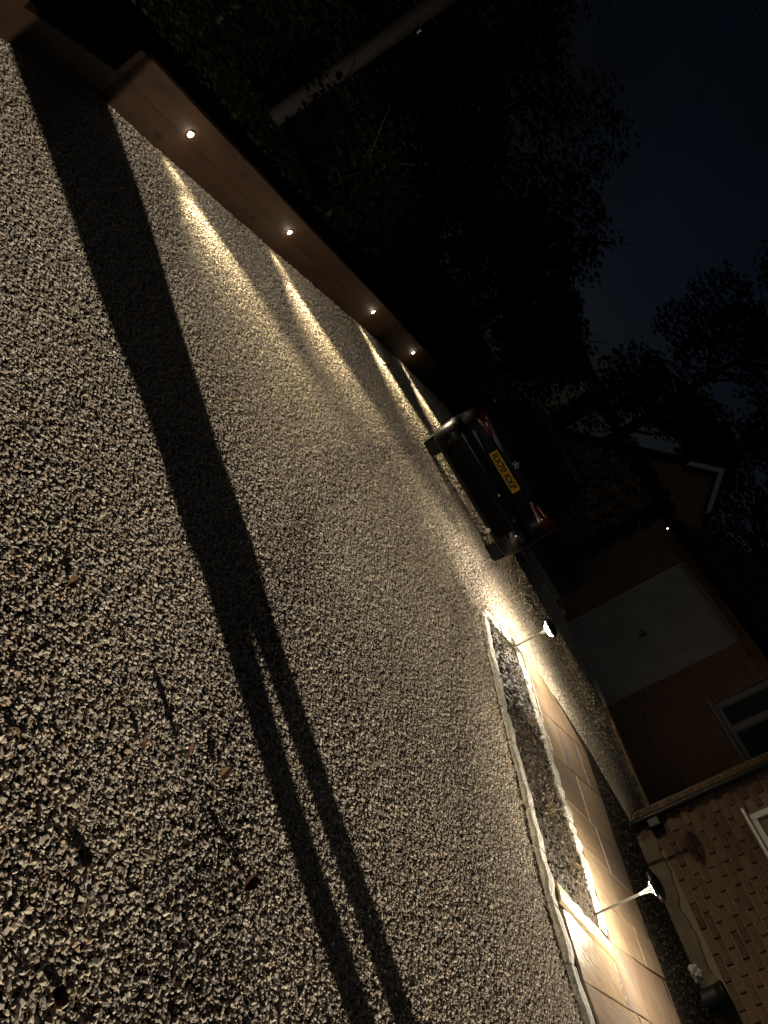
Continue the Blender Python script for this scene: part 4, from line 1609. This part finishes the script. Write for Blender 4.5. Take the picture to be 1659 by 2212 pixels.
# ------------------------------------------------------------------ the person whose shadow crosses the gravel, standing beside the camera
def person():
    base = V(4.08, .68, 0)
    side = V(FL.y - base.y, -(FL.x - base.x), 0).normalized()      # across the light
    away = V(base.x - FL.x, base.y - FL.y, 0).normalized()
    rz = math.atan2(away.y, away.x) - math.radians(90)
    root = tag(empty('person', tuple(base), rz), 'person in a dark coat and trousers standing with hands in pockets', 'person')
    # local: x right, y forward (away from the floodlight)
    J = {}
    vs, es, rad = [], [], []

    def add(nm, p, r_, par=None):
        J[nm] = len(vs)
        vs.append(p)
        rad.append(r_)
        if par:
            es.append((J[par], J[nm]))
    add('pelvis', (0, 0, .95), .135)
    add('waist', (0, 0, 1.10), .125, 'pelvis')
    add('chest', (0, .01, 1.30), .135, 'waist')
    add('upper', (0, 0, 1.43), .11, 'chest')
    add('neck', (0, .0, 1.52), .055, 'upper')
    add('head0', (0, .015, 1.58), .07, 'neck')
    add('head1', (0, .02, 1.66), .092, 'head0')
    add('head2', (0, .01, 1.74), .075, 'head1')
    for s, n in ((-1, 'l'), (1, 'r')):
        add('hip' + n, (s * .082, 0, .86), .078, 'pelvis')
        add('thigh' + n, (s * .088, 0, .68), .064, 'hip' + n)
        add('knee' + n, (s * .086, .01, .50), .050, 'thigh' + n)
        add('calf' + n, (s * .088, -.015, .32), .050, 'knee' + n)
        add('ankle' + n, (s * .10, -.01, .10), .042, 'calf' + n)
        add('heel' + n, (s * .10, -.02, .045), .042, 'ankle' + n)
        add('toe' + n, (s * .115, .16, .035), .035, 'heel' + n)
        add('sh' + n, (s * .15, 0, 1.41), .065, 'upper')
        add('el' + n, (s * .185, -.10, 1.14), .05, 'sh' + n)
        add('wr' + n, (s * .15, .03, .98), .042, 'el' + n)
        add('hand' + n, (s * .12, .07, .92), .04, 'wr' + n)
    me = bpy.data.meshes.new('body')
    me.from_pydata(vs, es, [])
    ob = bpy.data.objects.new('body', me)
    col.objects.link(ob)
    md = ob.modifiers.new('skin', 'SKIN')
    for i, v in enumerate(me.skin_vertices[0].data):
        v.radius = (rad[i], rad[i] * .9)
        v.use_root = (i == 0)
    md.use_smooth_shade = True
    ms = ob.modifiers.new('sub', 'SUBSURF')
    ms.levels = ms.render_levels = 2
    bpy.context.view_layer.update()
    dg = bpy.context.evaluated_depsgraph_get()
    m2 = bpy.data.meshes.new_from_object(ob.evaluated_get(dg))
    ob.modifiers.clear()
    ob.data = m2
    for k in ('trousers', 'coat', 'skin', 'black_plastic'):
        m2.materials.append(M[k])
    for p in m2.polygons:
        zc = p.center.z
        p.material_index = 3 if zc < .09 else 0 if zc < .82 else 1 if zc < 1.50 else 2
        p.use_smooth = True
    ob.parent = root
    # coat skirt
    q = MB()
    q.lathe([(.155, .86), (.152, .93), (.145, 1.05), (.15, 1.25), (.145, 1.38), (.08, 1.47)], n=24, mat=Matrix.Diagonal((1.02, .85, 1)))
    q.build('coat', M['coat'], root, smooth=True)
    bm = bmesh.new()
    bmesh.ops.create_uvsphere(bm, u_segments=20, v_segments=12, radius=.112)
    for v in bm.verts:
        v.co = Vector((v.co.x * .95, v.co.y * 1.08 - .018, v.co.z * 1.05 + 1.70))
    bmesh.ops.delete(bm, geom=[v for v in bm.verts if v.co.y > .03 and v.co.z < 1.735], context='VERTS')
    hm = bpy.data.meshes.new('hair')
    bm.to_mesh(hm)
    bm.free()
    hm.materials.append(M['hair'])
    ho = bpy.data.objects.new('hair', hm)
    col.objects.link(ho)
    ho.parent = root
    q = MB()
    q.lathe([(.012, 0), (.016, .01), (.008, .03)], n=8, mat=Matrix.Rotation(math.radians(-90), 3, 'X'), origin=(0, .098, 1.65))
    q.build('nose', M['skin'], ob)
    for s in (-1, 1):
        q = MB()
        q.lathe([(.004, 0), (.013, .004), (.011, .010), (.003, .013)], n=10, mat=Matrix.Rotation(math.radians(-90), 3, 'X'), origin=(s * .034, .088, 1.675))
        q.build('eye', M['white_tag'], ob)


person()
